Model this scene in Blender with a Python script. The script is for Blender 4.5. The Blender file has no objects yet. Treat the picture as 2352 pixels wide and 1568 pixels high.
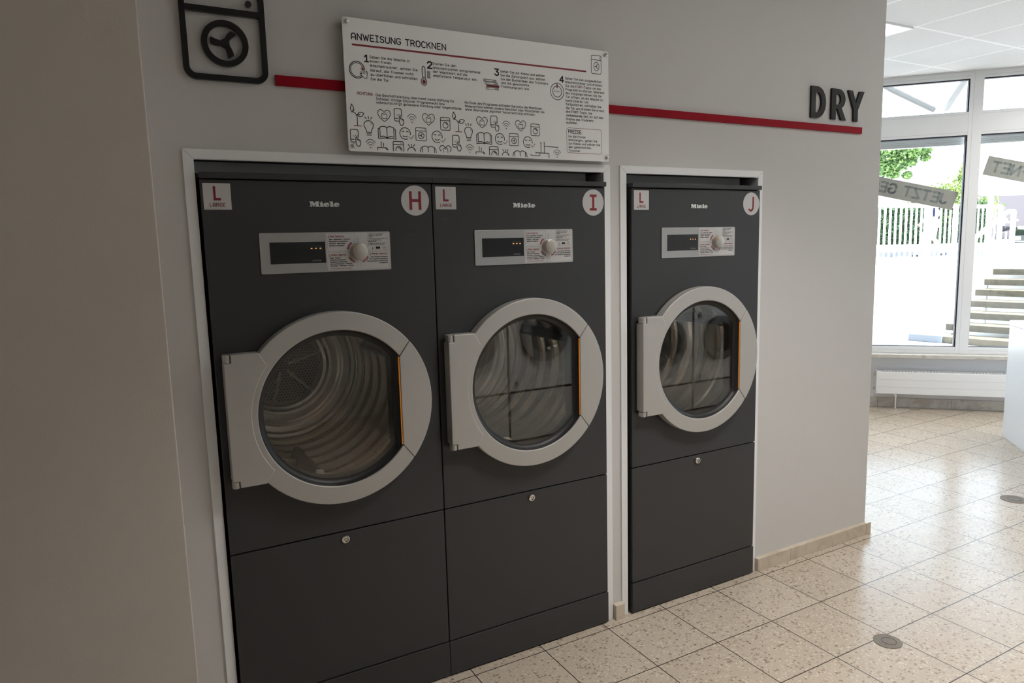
import bpy, bmesh, math, random
from mathutils import Vector, Matrix
from mathutils.geometry import tessellate_polygon

PI = math.pi
S = bpy.context.scene
C = bpy.context.collection

# ------------------------------------------------------------------ camera
F_PX = 1624.14
YAW, PIT, ROL = 0.5029, -0.1342, -0.0260
fw = Vector((math.sin(YAW)*math.cos(PIT), math.cos(YAW)*math.cos(PIT), math.sin(PIT)))
rt0 = Vector((math.cos(YAW), -math.sin(YAW), 0)); up0 = rt0.cross(fw)
rt = rt0*math.cos(ROL) + up0*math.sin(ROL); up = -rt0*math.sin(ROL) + up0*math.cos(ROL)
cd = bpy.data.cameras.new('camera'); cam = bpy.data.objects.new('camera', cd); C.objects.link(cam)
LIGHTS = [(0, 0, 'bright square ceiling light just past the end of the dryer wall', .5), (0, -4, 'square ceiling light above the aisle, second from the window', .08),
          (-3, -4, 'square ceiling light above the white counter', .35), (2, -4, 'square ceiling light above the aisle opposite dryer J', .3), (-3, -7, 'square ceiling light by the back wall', .7),
          (4, -4, 'square ceiling light above the aisle in front of dryer I', 2.48), (-3, -2, 'unseen square ceiling light added next to the window front', 2.6)]  # last panel is out of view, added to brighten sill wall and counter
cam.matrix_world = Matrix(((rt.x, up.x, -fw.x, -0.2213), (rt.y, up.y, -fw.y, -2.2234), (rt.z, up.z, -fw.z, 1.5509), (0, 0, 0, 1)))
cd.sensor_width = 36.0; cd.lens = F_PX/2352*36.0; cd.clip_start = 0.05; cd.clip_end = 300
S.camera = cam

# ------------------------------------------------------------------ sky, sun, exposure
S.view_settings.view_transform = 'Standard'; S.view_settings.look = 'None'
S.view_settings.gamma = 1.0; S.view_settings.use_curve_mapping = False
S.view_settings.exposure = 0.15
S.cycles.max_bounces = 14; S.cycles.diffuse_bounces = 6; S.cycles.glossy_bounces = 10
S.cycles.transparent_max_bounces = 16; S.cycles.transmission_bounces = 8
S.cycles.use_denoising = True; S.cycles.sample_clamp_indirect = 6.0
S.cycles.caustics_reflective = False; S.cycles.caustics_refractive = False
SKY = 5.0; SUN = 18.0; PANEL = 4.4; LAMP = 8.5
w = bpy.data.worlds.new('sky'); S.world = w; w.use_nodes = True
bg = w.node_tree.nodes['Background']; bg.inputs[0].default_value = (0.70, 0.85, 1.0, 1); bg.inputs[1].default_value = SKY
sl = bpy.data.lights.new('sun', 'SUN'); sl.energy = SUN; sl.angle = 0.01; sl.color = (1.0, 0.96, 0.90)
so = bpy.data.objects.new('sun', sl); C.objects.link(so)
SAZ, SEL = math.radians(-52), math.radians(55)     # where the sun stands
sdir = Vector((math.cos(SAZ)*math.cos(SEL), math.sin(SAZ)*math.cos(SEL), math.sin(SEL)))
so.rotation_euler = sdir.to_track_quat('Z', 'Y').to_euler(); so.location = (6, -12, 20)

# ------------------------------------------------------------------ materials
MATS = {}
def mat(name, col, rough=0.5, metal=0.0, spec=0.5, coat=0.0, noise=None, bump=None, emit=None, trans=0.0):
    if name in MATS: return MATS[name]
    m = bpy.data.materials.new(name); m.use_nodes = True; nt = m.node_tree; b = nt.nodes['Principled BSDF']
    b.inputs['Base Color'].default_value = (*col, 1); b.inputs['Roughness'].default_value = rough
    b.inputs['Metallic'].default_value = metal; b.inputs['Specular IOR Level'].default_value = spec
    b.inputs['Coat Weight'].default_value = coat
    if emit:
        b.inputs['Emission Color'].default_value = (*emit[0], 1); b.inputs['Emission Strength'].default_value = emit[1]
    if noise or bump:
        tc = nt.nodes.new('ShaderNodeTexCoord')
        n = nt.nodes.new('ShaderNodeTexNoise'); n.inputs['Scale'].default_value = (noise or bump)[0]; n.inputs['Detail'].default_value = 4
        nt.links.new(tc.outputs['Object'], n.inputs['Vector'])
        if noise:
            mx = nt.nodes.new('ShaderNodeMix'); mx.data_type = 'RGBA'
            k = noise[1]
            mx.inputs[6].default_value = (*[c*(1-k) for c in col], 1); mx.inputs[7].default_value = (*[min(1, c*(1+k)) for c in col], 1)
            nt.links.new(n.outputs[0], mx.inputs[0]); nt.links.new(mx.outputs[2], b.inputs['Base Color'])
        if bump:
            n2 = n
            if noise:
                n2 = nt.nodes.new('ShaderNodeTexNoise'); n2.inputs['Scale'].default_value = bump[0]; nt.links.new(tc.outputs['Object'], n2.inputs['Vector'])
            bp = nt.nodes.new('ShaderNodeBump'); bp.inputs['Strength'].default_value = bump[1]; bp.inputs['Distance'].default_value = 0.002
            nt.links.new(n2.outputs[0], bp.inputs['Height']); nt.links.new(bp.outputs[0], b.inputs['Normal'])
    MATS[name] = m
    return m

def glass_mat(name, tint=(1, 1, 1), ior=1.5, rough=0.0, smudge=0.0):
    m = bpy.data.materials.new(name); m.use_nodes = True; nt = m.node_tree
    for n in list(nt.nodes): nt.nodes.remove(n)
    out = nt.nodes.new('ShaderNodeOutputMaterial'); mx = nt.nodes.new('ShaderNodeMixShader')
    tr = nt.nodes.new('ShaderNodeBsdfTransparent'); tr.inputs[0].default_value = (*tint, 1)
    gl = nt.nodes.new('ShaderNodeBsdfGlossy'); gl.inputs['Roughness'].default_value = rough
    fr = nt.nodes.new('ShaderNodeFresnel'); fr.inputs[0].default_value = ior
    # the far face of the pane is hit from inside: use the geometry's facing to keep one and the same index
    ge = nt.nodes.new('ShaderNodeNewGeometry'); mm = nt.nodes.new('ShaderNodeMix'); mm.data_type = 'FLOAT'
    mm.inputs[2].default_value = ior; mm.inputs[3].default_value = 1.0/ior
    nt.links.new(ge.outputs['Backfacing'], mm.inputs[0]); nt.links.new(mm.outputs[0], fr.inputs[0])
    nt.links.new(fr.outputs[0], mx.inputs[0]); nt.links.new(tr.outputs[0], mx.inputs[1]); nt.links.new(gl.outputs[0], mx.inputs[2])
    nt.links.new(mx.outputs[0], out.inputs[0]); MATS[name] = m
    return m

M_ANTH = mat('anthracite_enamel', (0.034, 0.035, 0.037), 0.42, 0.0, 0.5, bump=(900, 0.06))
M_SILV = mat('silver_paint', (0.46, 0.445, 0.42), 0.42, 0.25, 0.5, bump=(1500, 0.05))
M_STEEL = mat('brushed_steel', (0.60, 0.585, 0.56), 0.30, 1.0, bump=(60, 0.05))
M_DRUM = mat('drum_steel', (0.78, 0.75, 0.70), 0.17, 1.0, bump=(25, 0.12))
M_CHROME = mat('chrome', (0.75, 0.73, 0.70), 0.12, 1.0)
M_BLACK = mat('black_rubber', (0.012, 0.012, 0.012), 0.45)
M_GLOSSBLK = mat('black_acrylic', (0.008, 0.008, 0.009), 0.10, 0.0, 0.6)
M_DISP = mat('display_glass', (0.006, 0.006, 0.007), 0.08)
M_ORANGE = mat('orange_plastic', (0.80, 0.27, 0.02), 0.4)
M_LED = mat('orange_indicator', (0.9, 0.3, 0.1), 0.4, emit=((1.0, 0.36, 0.10), 1.7))
M_RED = mat('red_print', (0.24, 0.012, 0.022), 0.5)
M_REDBAR = mat('red_enamel', (0.30, 0.005, 0.015), 0.6, 0.0, 0.1)
M_PRINT = mat('black_print', (0.012, 0.012, 0.013), 0.6)
M_GREYPR = mat('grey_print', (0.22, 0.22, 0.22), 0.6)
M_WHITEPR = mat('white_print', (0.75, 0.75, 0.75), 0.5)
M_STICK = mat('sticker_silver', (0.60, 0.58, 0.57), 0.38, 0.25)
M_BOARD = mat('board_white', (0.95, 0.95, 0.95), 0.45)
M_LOGO = mat('logo_metal', (0.72, 0.72, 0.70), 0.3, 0.6)
M_WALL = mat('painted_plaster', (0.60, 0.587, 0.573), 0.75, bump=(220, 0.12), noise=(3.0, 0.02))
M_PILL = mat('beige_plaster', (0.63, 0.58, 0.52), 0.75, bump=(180, 0.15), noise=(2.0, 0.02))
M_SILLW = mat('white_plaster', (0.80, 0.80, 0.82), 0.7)
M_TRIM = mat('white_aluminium', (0.84, 0.85, 0.855), 0.4)
M_FRAME = mat('window_frame_white', (0.80, 0.81, 0.82), 0.4)
M_REVEAL_SHADE = mat('reveal_shade', (0.015, 0.016, 0.03), 0.6)
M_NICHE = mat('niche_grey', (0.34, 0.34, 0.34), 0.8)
M_NSHADE = mat('niche_shade', (0.02, 0.02, 0.02), 0.9)
M_WHITE = mat('white_laminate', (0.80, 0.82, 0.85), 0.35)
M_RADI = mat('radiator_white', (0.80, 0.80, 0.80), 0.4)
M_CONC = mat('concrete', (0.105, 0.09, 0.064), 0.9, noise=(14, 0.45), bump=(60, 0.5))
M_PAVE = mat('sunny_paving', (0.58, 0.57, 0.55), 0.9, noise=(4, 0.06))
M_RENDER = mat('white_render', (0.84, 0.84, 0.83), 0.9, noise=(3, 0.04))
M_WPAINT = mat('white_metal_paint', (0.82, 0.83, 0.84), 0.45)
M_PLUG = mat('grey_cement', (0.20, 0.18, 0.155), 0.85, noise=(40, 0.25), bump=(80, 0.4))
M_PAPER = mat('banner_paper', (0.48, 0.465, 0.42), 0.8)
M_PAPERTXT = mat('banner_lettering', (0.31, 0.34, 0.33), 0.8)
M_GLASS = glass_mat('window_glass', (0.97, 0.98, 0.98))
M_DGLASS = glass_mat('door_glass', (0.94, 0.93, 0.91), 1.85)

def marble(name, col, vein):
    m = mat(name, col, 0.35); nt = m.node_tree; b = nt.nodes['Principled BSDF']
    tc = nt.nodes.new('ShaderNodeTexCoord'); n = nt.nodes.new('ShaderNodeTexNoise'); n.inputs['Scale'].default_value = 9; n.inputs['Detail'].default_value = 8
    n.inputs['Distortion'].default_value = 1.2
    r = nt.nodes.new('ShaderNodeValToRGB'); r.color_ramp.elements[0].position = 0.30; r.color_ramp.elements[0].color = (*vein, 1)
    r.color_ramp.elements[1].position = 0.58; r.color_ramp.elements[1].color = (*col, 1)
    nt.links.new(tc.outputs['Object'], n.inputs['Vector']); nt.links.new(n.outputs[0], r.inputs[0]); nt.links.new(r.outputs[0], b.inputs['Base Color'])
    return m
M_MARB = marble('beige_marble', (0.60, 0.53, 0.43), (0.44, 0.36, 0.27))

M_MARBG = marble('grey_marble', (0.58, 0.55, 0.50), (0.42, 0.38, 0.33))

def math_node(nt, op, a, b=None):
    n = nt.nodes.new('ShaderNodeMath'); n.operation = op
    for i, v in enumerate((a, b)):
        if v is None: continue
        if isinstance(v, (int, float)): n.inputs[i].default_value = v
        else: nt.links.new(v, n.inputs[i])
    return n.outputs[0]

def line_mask(nt, coord, off, pitch, half):
    d = math_node(nt, 'SUBTRACT', coord, off - pitch/2)
    d = math_node(nt, 'FLOORED_MODULO', d, pitch)
    d = math_node(nt, 'ABSOLUTE', math_node(nt, 'SUBTRACT', d, pitch/2))
    return math_node(nt, 'LESS_THAN', d, half)

def floor_mat():
    m = bpy.data.materials.new('terrazzo'); m.use_nodes = True; nt = m.node_tree; b = nt.nodes['Principled BSDF']
    tc = nt.nodes.new('ShaderNodeTexCoord'); sx = nt.nodes.new('ShaderNodeSeparateXYZ'); nt.links.new(tc.outputs['Object'], sx.inputs[0])
    lx = line_mask(nt, sx.outputs[0], 1.3925, 0.3012, 0.0020); ly = line_mask(nt, sx.outputs[1], -0.0405, 0.3013, 0.0020)
    grid = math_node(nt, 'MAXIMUM', lx, ly)
    # a tone of its own for every tile
    cx = math_node(nt, 'FLOOR', math_node(nt, 'DIVIDE', math_node(nt, 'SUBTRACT', sx.outputs[0], 1.3925), 0.3012))
    cy = math_node(nt, 'FLOOR', math_node(nt, 'DIVIDE', math_node(nt, 'SUBTRACT', sx.outputs[1], -0.0405), 0.3013))
    cv = nt.nodes.new('ShaderNodeCombineXYZ'); nt.links.new(cx, cv.inputs[0]); nt.links.new(cy, cv.inputs[1])
    wn = nt.nodes.new('ShaderNodeTexWhiteNoise'); wn.noise_dimensions = '2D'; nt.links.new(cv.outputs[0], wn.inputs['Vector'])
    # coordinates jittered by the tile so that the chips do not run on
    ad = nt.nodes.new('ShaderNodeVectorMath'); ad.operation = 'MULTIPLY_ADD'; nt.links.new(cv.outputs[0], ad.inputs[0])
    ad.inputs[1].default_value = (7.3, 3.1, 0); nt.links.new(tc.outputs['Object'], ad.inputs[2])
    nz = nt.nodes.new('ShaderNodeTexNoise'); nz.inputs['Scale'].default_value = 60; nt.links.new(ad.outputs[0], nz.inputs['Vector'])
    wv = nt.nodes.new('ShaderNodeVectorMath'); wv.operation = 'MULTIPLY_ADD'; nt.links.new(nz.outputs['Color'], wv.inputs[0])
    wv.inputs[1].default_value = (0.010, 0.010, 0.0); nt.links.new(ad.outputs[0], wv.inputs[2])
    def chips(scale, thr, radius):
        v = nt.nodes.new('ShaderNodeTexVoronoi'); v.voronoi_dimensions = '2D'; v.inputs['Scale'].default_value = scale
        nt.links.new(wv.outputs[0], v.inputs['Vector'])
        s = nt.nodes.new('ShaderNodeSeparateColor'); nt.links.new(v.outputs['Color'], s.inputs[0])
        pick = math_node(nt, 'LESS_THAN', s.outputs[0], thr)
        rad = math_node(nt, 'MULTIPLY_ADD', s.outputs[1], radius*0.7); 
        nt.nodes[-1].inputs[2].default_value = radius*0.45
        near = math_node(nt, 'LESS_THAN', v.outputs['Distance'], rad)
        return math_node(nt, 'MULTIPLY', pick, near), s.outputs[2]
    c1, t1 = chips(80, 0.21, 0.46); c2, t2 = chips(170, 0.36, 0.45); c3, t3 = chips(110, 0.22, 0.45)
    base = nt.nodes.new('ShaderNodeValToRGB'); base.color_ramp.elements[0].color = (0.46, 0.385, 0.31, 1); base.color_ramp.elements[1].color = (0.515, 0.435, 0.355, 1)
    nt.links.new(wn.outputs[0], base.inputs[0])
    def mix(a, fac, ramp_t, ca, cb):
        r = nt.nodes.new('ShaderNodeValToRGB'); r.color_ramp.elements[0].color = (*ca, 1); r.color_ramp.elements[1].color = (*cb, 1); nt.links.new(ramp_t, r.inputs[0])
        x = nt.nodes.new('ShaderNodeMix'); x.data_type = 'RGBA'; nt.links.new(fac, x.inputs[0]); nt.links.new(a, x.inputs[6]); nt.links.new(r.outputs[0], x.inputs[7])
        return x.outputs[2]
    col = mix(base.outputs[0], c2, t2, (0.36, 0.29, 0.22), (0.50, 0.42, 0.33))
    col = mix(col, c3, t3, (0.55, 0.50, 0.42), (0.62, 0.56, 0.46))
    col = mix(col, c1, t1, (0.24, 0.19, 0.145), (0.38, 0.29, 0.23))
    x = nt.nodes.new('ShaderNodeMix'); x.data_type = 'RGBA'; nt.links.new(grid, x.inputs[0]); nt.links.new(col, x.inputs[6]); x.inputs[7].default_value = (0.05, 0.037, 0.03, 1)
    nt.links.new(x.outputs[2], b.inputs['Base Color'])
    rg = nt.nodes.new('ShaderNodeTexNoise'); rg.inputs['Scale'].default_value = 5; nt.links.new(tc.outputs['Object'], rg.inputs['Vector'])
    rr = nt.nodes.new('ShaderNodeMapRange'); rr.inputs[3].default_value = 0.17; rr.inputs[4].default_value = 0.27; b.inputs['Specular IOR Level'].default_value = 0.30; nt.links.new(rg.outputs[0], rr.inputs[0])
    nt.links.new(rr.outputs[0], b.inputs['Roughness'])
    bp = nt.nodes.new('ShaderNodeBump'); bp.inputs['Strength'].default_value = 0.5; bp.inputs['Distance'].default_value = 0.001; bp.invert = True
    nt.links.new(grid, bp.inputs['Height']); nt.links.new(bp.outputs[0], b.inputs['Normal'])
    return m
M_FLOOR = floor_mat()

def ceiling_mat():
    m = bpy.data.materials.new('ceiling_tiles'); m.use_nodes = True; nt = m.node_tree; b = nt.nodes['Principled BSDF']
    tc = nt.nodes.new('ShaderNodeTexCoord'); sx = nt.nodes.new('ShaderNodeSeparateXYZ'); nt.links.new(tc.outputs['Object'], sx.inputs[0])
    g = math_node(nt, 'MAXIMUM', line_mask(nt, sx.outputs[0], 4.52, 0.617, 0.011), line_mask(nt, sx.outputs[1], 0.752, 0.617, 0.011))
    n = nt.nodes.new('ShaderNodeTexNoise'); n.inputs['Scale'].default_value = 130; n.inputs['Detail'].default_value = 6; nt.links.new(tc.outputs['Object'], n.inputs['Vector'])
    r = nt.nodes.new('ShaderNodeValToRGB'); r.color_ramp.elements[0].position = 0.3; r.color_ramp.elements[0].color = (0.62, 0.62, 0.62, 1)
    r.color_ramp.elements[1].position = 0.5; r.color_ramp.elements[1].color = (0.70, 0.70, 0.705, 1); nt.links.new(n.outputs[0], r.inputs[0])
    x = nt.nodes.new('ShaderNodeMix'); x.data_type = 'RGBA'; nt.links.new(g, x.inputs[0]); nt.links.new(r.outputs[0], x.inputs[6]); x.inputs[7].default_value = (0.86, 0.87, 0.88, 1)
    nt.links.new(x.outputs[2], b.inputs['Base Color']); b.inputs['Roughness'].default_value = 0.8
    bp = nt.nodes.new('ShaderNodeBump'); bp.inputs['Strength'].default_value = 1.0; bp.inputs['Distance'].default_value = 0.01; bp.invert = True
    nt.links.new(g, bp.inputs['Height']); nt.links.new(bp.outputs[0], b.inputs['Normal'])
    return m
M_CEIL = ceiling_mat()

def leaf_mat(name, a, b_):
    m = bpy.data.materials.new(name); m.use_nodes = True; nt = m.node_tree; b = nt.nodes['Principled BSDF']
    ge = nt.nodes.new('ShaderNodeNewGeometry'); r = nt.nodes.new('ShaderNodeValToRGB')
    r.color_ramp.elements[0].color = (*a, 1); r.color_ramp.elements[1].color = (*b_, 1)
    nt.links.new(ge.outputs['Random Per Island'], r.inputs[0]); nt.links.new(r.outputs[0], b.inputs['Base Color'])
    b.inputs['Roughness'].default_value = 0.6
    return m

# ------------------------------------------------------------------ mesh building
class MB:
    def __init__(self): self.v = []; self.f = []; self.mi = []
    def add(self, vs, fs, k=0, T=None):
        o = len(self.v)
        self.v += [tuple(T(*p)) if T else tuple(p) for p in vs]
        self.f += [tuple(i+o for i in f) for f in fs]; self.mi += [k]*len(fs)
        return self
    def box(self, x0, x1, y0, y1, z0, z1, k=0, T=None):
        vs = [(x, y, z) for z in (z0, z1) for y in (y0, y1) for x in (x0, x1)]
        return self.add(vs, [(0, 2, 3, 1), (4, 5, 7, 6), (0, 1, 5, 4), (2, 6, 7, 3), (0, 4, 6, 2), (1, 3, 7, 5)], k, T)
    def plate(self, outer, holes, y0, y1, k=0, T=None):
        """a plate with outline OUTER and HOLES in (x, z), from y0 (front) to y1 (back)"""
        def area(p): return sum(p[i-1][0]*p[i][1]-p[i][0]*p[i-1][1] for i in range(len(p)))
        loops = [list(outer) if area(outer) > 0 else list(outer)[::-1]] + [list(h) if area(h) < 0 else list(h)[::-1] for h in holes]
        tri = tessellate_polygon([[Vector((p[0], p[1], 0)) for p in l] for l in loops])
        pts = [p for l in loops for p in l]; n = len(pts)
        vs = [(p[0], y0, p[1]) for p in pts] + [(p[0], y1, p[1]) for p in pts]; fs = []
        if not holes: fs += [tuple(range(n)), tuple(range(n, 2*n))[::-1]]
        for t in (tri if holes else ()):
            a, b, c = [pts[i] for i in t]
            s = (b[0]-a[0])*(c[1]-a[1]) - (c[0]-a[0])*(b[1]-a[1])
            t = tuple(t) if s > 0 else tuple(t[::-1])
            fs.append(t); fs.append(tuple(i+n for i in t[::-1]))
        o = 0
        for l in loops:
            m = len(l)
            for i in range(m):
                j = (i+1) % m
                fs.append((o+j, o+i, o+i+n, o+j+n))
            o += m
        return self.add(vs, fs, k, T)
    def lathe(self, prof, cx, cz, n=64, k=0, T=None, a0=0.0, a1=2*PI, closed=True):
        """PROF of (r, y) turned about the y axis through (cx, cz)"""
        full = abs(a1-a0-2*PI) < 1e-6; na = n if full else n+1; vs = []; fs = []
        for r, y in prof:
            for i in range(na):
                a = a0+(a1-a0)*i/n; vs.append((cx+r*math.cos(a), y, cz+r*math.sin(a)))
        for j in range(len(prof)-1):
            for i in range(n):
                i2 = (i+1) % na if full else i+1
                fs.append((j*na+i, j*na+i2, (j+1)*na+i2, (j+1)*na+i))
        return self.add(vs, fs, k, T)
    def tube(self, pts, r, n=10, k=0, T=None, cap=True):
        vs = []; fs = []; m = len(pts); P = [Vector(p) for p in pts]; rs = r if isinstance(r, (list, tuple)) else [r]*m
        u = None
        for i in range(m):
            t = (P[min(i+1, m-1)]-P[max(i-1, 0)]).normalized()
            if u is None: u = t.orthogonal().normalized()
            u = (u-t*u.dot(t)).normalized(); v = t.cross(u)
            for j in range(n):
                a = 2*PI*j/n; q = P[i]+(u*math.cos(a)+v*math.sin(a))*rs[i]; vs.append(tuple(q))
        for i in range(m-1):
            for j in range(n): fs.append((i*n+j, i*n+(j+1) % n, (i+1)*n+(j+1) % n, (i+1)*n+j))
        if cap: fs.append(tuple(range(n))[::-1]); fs.append(tuple((m-1)*n+j for j in range(n)))
        return self.add(vs, fs, k, T)
    def ribbon(self, pts, hw, y, k=0, T=None, round_=6, closed=False):
        """a flat stroke of half width HW in the (x, z) plane at depth y, round joints and ends"""
        p = list(pts)
        if closed: p.append(p[0])
        for i in range(len(p)-1):
            a, b = p[i], p[i+1]; dx, dz = b[0]-a[0], b[1]-a[1]; L = math.hypot(dx, dz)
            if L < 1e-9: continue
            nx, nz = -dz/L*hw, dx/L*hw
            self.add([(a[0]-nx, y, a[1]-nz), (b[0]-nx, y, b[1]-nz), (b[0]+nx, y, b[1]+nz), (a[0]+nx, y, a[1]+nz)], [(0, 1, 2, 3)], k, T)
        if round_:
            for q in p:
                self.add([(q[0]+hw*math.cos(2*PI*j/round_+.26), y, q[1]+hw*math.sin(2*PI*j/round_+.26)) for j in range(round_)], [tuple(range(round_))], k, T)
        return self
    def build(self, name, mats, parent=None, smooth=0, bevel=0, seg=2, loc=None):
        me = bpy.data.meshes.new(name); me.from_pydata(self.v, [], self.f)
        if not isinstance(mats, (list, tuple)): mats = [mats]
        for m in mats: me.materials.append(m)
        me.polygons.foreach_set('material_index', self.mi)
        me.update()
        o = bpy.data.objects.new(name, me); C.objects.link(o)
        if bevel:
            bm = bmesh.new(); bm.from_mesh(me); bmesh.ops.remove_doubles(bm, verts=bm.verts, dist=1e-6); bm.to_mesh(me); bm.free()
            b = o.modifiers.new('edge', 'BEVEL'); b.width = bevel; b.segments = seg; b.limit_method = 'ANGLE'; b.angle_limit = math.radians(40); b.harden_normals = bool(smooth)
        if smooth:
            for p in me.polygons: p.use_smooth = True
            me.set_sharp_from_angle(angle=math.radians(smooth))
        if parent: o.parent = parent
        if loc: o.location = loc
        return o

def box(name, m, x0, x1, y0, y1, z0, z1, parent=None, bevel=0, T=None, seg=2):
    return MB().box(x0, x1, y0, y1, z0, z1, 0, T).build(name, m, parent, bevel=bevel, seg=seg)
def thing(name, label, cat, loc=(0, 0, 0), rz=0, group=None):
    o = bpy.data.objects.new(name, None); C.objects.link(o); o.empty_display_size = 0.1
    o.location = loc; o.rotation_euler = (0, 0, rz)
    return tag(o, label, cat, group)
def tag(o, label, cat, group=None, kind=None):
    o['label'] = label; o['category'] = cat
    if group: o['group'] = group
    if kind: o['kind'] = kind
    return o
def struct(o, label=None):
    o['kind'] = 'structure'
    if label: o['label'] = label
    return o
def lab(o, label): o['label'] = label; return o
def copy_tree(o, parent=None):
    c = o.copy(); C.objects.link(c)
    if parent: c.parent = parent
    for ch in list(o.children): copy_tree(ch, c)
    return c
def arc(cx, cz, rx, rz, a0, a1, n=8):
    return [(cx+rx*math.cos(math.radians(a0+(a1-a0)*i/n)), cz+rz*math.sin(math.radians(a0+(a1-a0)*i/n))) for i in range(n+1)]
def rrect(x0, x1, z0, z1, r, n=6):
    return arc(x1-r, z1-r, r, r, 0, 90, n)+arc(x0+r, z1-r, r, r, 90, 180, n)+arc(x0+r, z0+r, r, r, 180, 270, n)+arc(x1-r, z0+r, r, r, 270, 360, n)
def circ(cx, cz, r, n=48): return [(cx+r*math.cos(2*PI*i/n), cz+r*math.sin(2*PI*i/n)) for i in range(n)]

# ------------------------------------------------------------------ a rounded one-stroke alphabet (cap height 1)
def _font():
    G = {}
    A = arc
    G['A'] = (.56, [[(0, 0), (0, .62)]+A(.28, .66, .28, .34, 180, 0, 8)+[(.56, 0)], [(0, .36), (.56, .36)]])
    G['B'] = (.54, [[(0, 0), (0, 1), (.26, 1)]+A(.26, .76, .24, .24, 90, -90, 6)+[(0, .52)], [(.26, .52)]+A(.28, .26, .26, .26, 90, -90, 6)+[(0, 0)]])
    G['C'] = (.54, [[(.54, .84)]+A(.28, .70, .28, .30, 40, 180, 6)+A(.28, .30, .28, .30, 180, 320, 6)])
    G['D'] = (.56, [[(0, 0), (0, 1), (.2, 1)]+A(.2, .5, .36, .5, 90, -90, 10)+[(0, 0)]])
    G['E'] = (.48, [[(.48, 1), (0, 1), (0, 0), (.48, 0)], [(0, .52), (.4, .52)]])
    G['F'] = (.46, [[(.46, 1), (0, 1), (0, 0)], [(0, .52), (.38, .52)]])
    G['G'] = (.56, [[(.54, .84)]+A(.28, .70, .28, .30, 40, 180, 6)+A(.28, .30, .28, .30, 180, 360, 8)+[(.56, .46), (.32, .46)]])
    G['H'] = (.56, [[(0, 0), (0, 1)], [(.56, 0), (.56, 1)], [(0, .5), (.56, .5)]])
    G['I'] = (.40, [[(0, 1), (.4, 1)], [(.2, 1), (.2, 0)], [(0, 0), (.4, 0)]])
    G['J'] = (.44, [[(.44, 1), (.44, .22)]+A(.22, .22, .22, .22, 0, -170, 6)])
    G['K'] = (.54, [[(0, 0), (0, 1)], [(.52, 1), (.02, .46)], [(.2, .62), (.54, 0)]])
    G['L'] = (.44, [[(0, 1), (0, 0), (.44, 0)]])
    G['M'] = (.66, [[(0, 0), (0, 1), (.33, .45), (.66, 1), (.66, 0)]])
    G['N'] = (.56, [[(0, 0), (0, 1), (.56, 0), (.56, 1)]])
    G['O'] = (.58, [A(.29, .66, .29, .34, 0, 180, 8)+A(.29, .34, .29, .34, 180, 360, 8)+[(.58, .66)]])
    G['P'] = (.52, [[(0, 0), (0, 1), (.26, 1)]+A(.26, .74, .26, .26, 90, -90, 6)+[(0, .48)]])
    G['Q'] = (.58, G['O'][1]+[[(.36, .2), (.58, -.04)]])
    G['R'] = (.54, [[(0, 0), (0, 1), (.26, 1)]+A(.26, .74, .26, .26, 90, -90, 6)+[(0, .48)], [(.26, .48), (.54, 0)]])
    G['S'] = (.52, [[(.50, .84)]+A(.26, .76, .25, .24, 30, 230, 7)+A(.26, .26, .26, .26, 50, -160, 7)])
    G['T'] = (.56, [[(0, 1), (.56, 1)], [(.28, 1), (.28, 0)]])
    G['U'] = (.56, [[(0, 1), (0, .3)]+A(.28, .28, .28, .28, 180, 360, 8)+[(.56, 1)]])
    G['V'] = (.56, [[(0, 1), (.28, 0), (.56, 1)]])
    G['W'] = (.76, [[(0, 1), (.19, 0), (.38, .8), (.57, 0), (.76, 1)]])
    G['X'] = (.54, [[(0, 1), (.54, 0)], [(.54, 1), (0, 0)]])
    G['Y'] = (.54, [[(0, 1), (.27, .48), (.54, 1)], [(.27, .48), (.27, 0)]])
    G['Z'] = (.52, [[(0, 1), (.52, 1), (0, 0), (.52, 0)]])
    o = A(.24, .46, .24, .24, 0, 180, 6)+A(.24, .24, .24, .24, 180, 360, 6)+[(.48, .46)]
    G['o'] = (.48, [o])
    G['a'] = (.48, [o, [(.48, .7), (.48, 0)]])
    G['b'] = (.48, [o, [(0, 1), (0, 0)]])
    G['c'] = (.44, [A(.24, .46, .24, .24, 30, 180, 5)+A(.24, .24, .24, .24, 180, 330, 5)])
    G['d'] = (.48, [o, [(.48, 1), (.48, 0)]])
    G['e'] = (.48, [[(0, .36), (.48, .36), (.48, .46)]+A(.24, .46, .24, .24, 0, 180, 6)+A(.24, .24, .24, .24, 180, 320, 5)])
    G['f'] = (.34, [[(.34, 1), (.24, 1)]+A(.24, .86, .12, .14, 90, 180, 3)+[(.12, 0)], [(0, .66), (.32, .66)]])
    G['g'] = (.48, [o, [(.48, .7), (.48, -.1)]+A(.26, -.08, .22, .2, 0, -150, 5)])
    G['h'] = (.46, [[(0, 1), (0, 0)], [(0, .44)]+A(.23, .46, .23, .24, 180, 0, 6)+[(.46, 0)]])
    G['i'] = (.14, [[(.07, .7), (.07, 0)], [(.07, .93), (.07, .95)]])
    G['j'] = (.2, [[(.14, .7), (.14, -.1), (.02, -.26)], [(.14, .93), (.14, .95)]])
    G['k'] = (.44, [[(0, 1), (0, 0)], [(.40, .7), (.02, .3)], [(.14, .42), (.44, 0)]])
    G['l'] = (.14, [[(.07, 1), (.07, 0)]])
    G['m'] = (.62, [[(0, .7), (0, 0)], [(0, .5)]+A(.155, .55, .155, .15, 180, 0, 5)+[(.31, 0)], [(.31, .5)]+A(.465, .55, .155, .15, 180, 0, 5)+[(.62, 0)]])
    G['n'] = (.46, [[(0, .7), (0, 0)], [(0, .44)]+A(.23, .46, .23, .24, 180, 0, 6)+[(.46, 0)]])
    G['p'] = (.48, [o, [(0, .7), (0, -.28)]])
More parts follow.
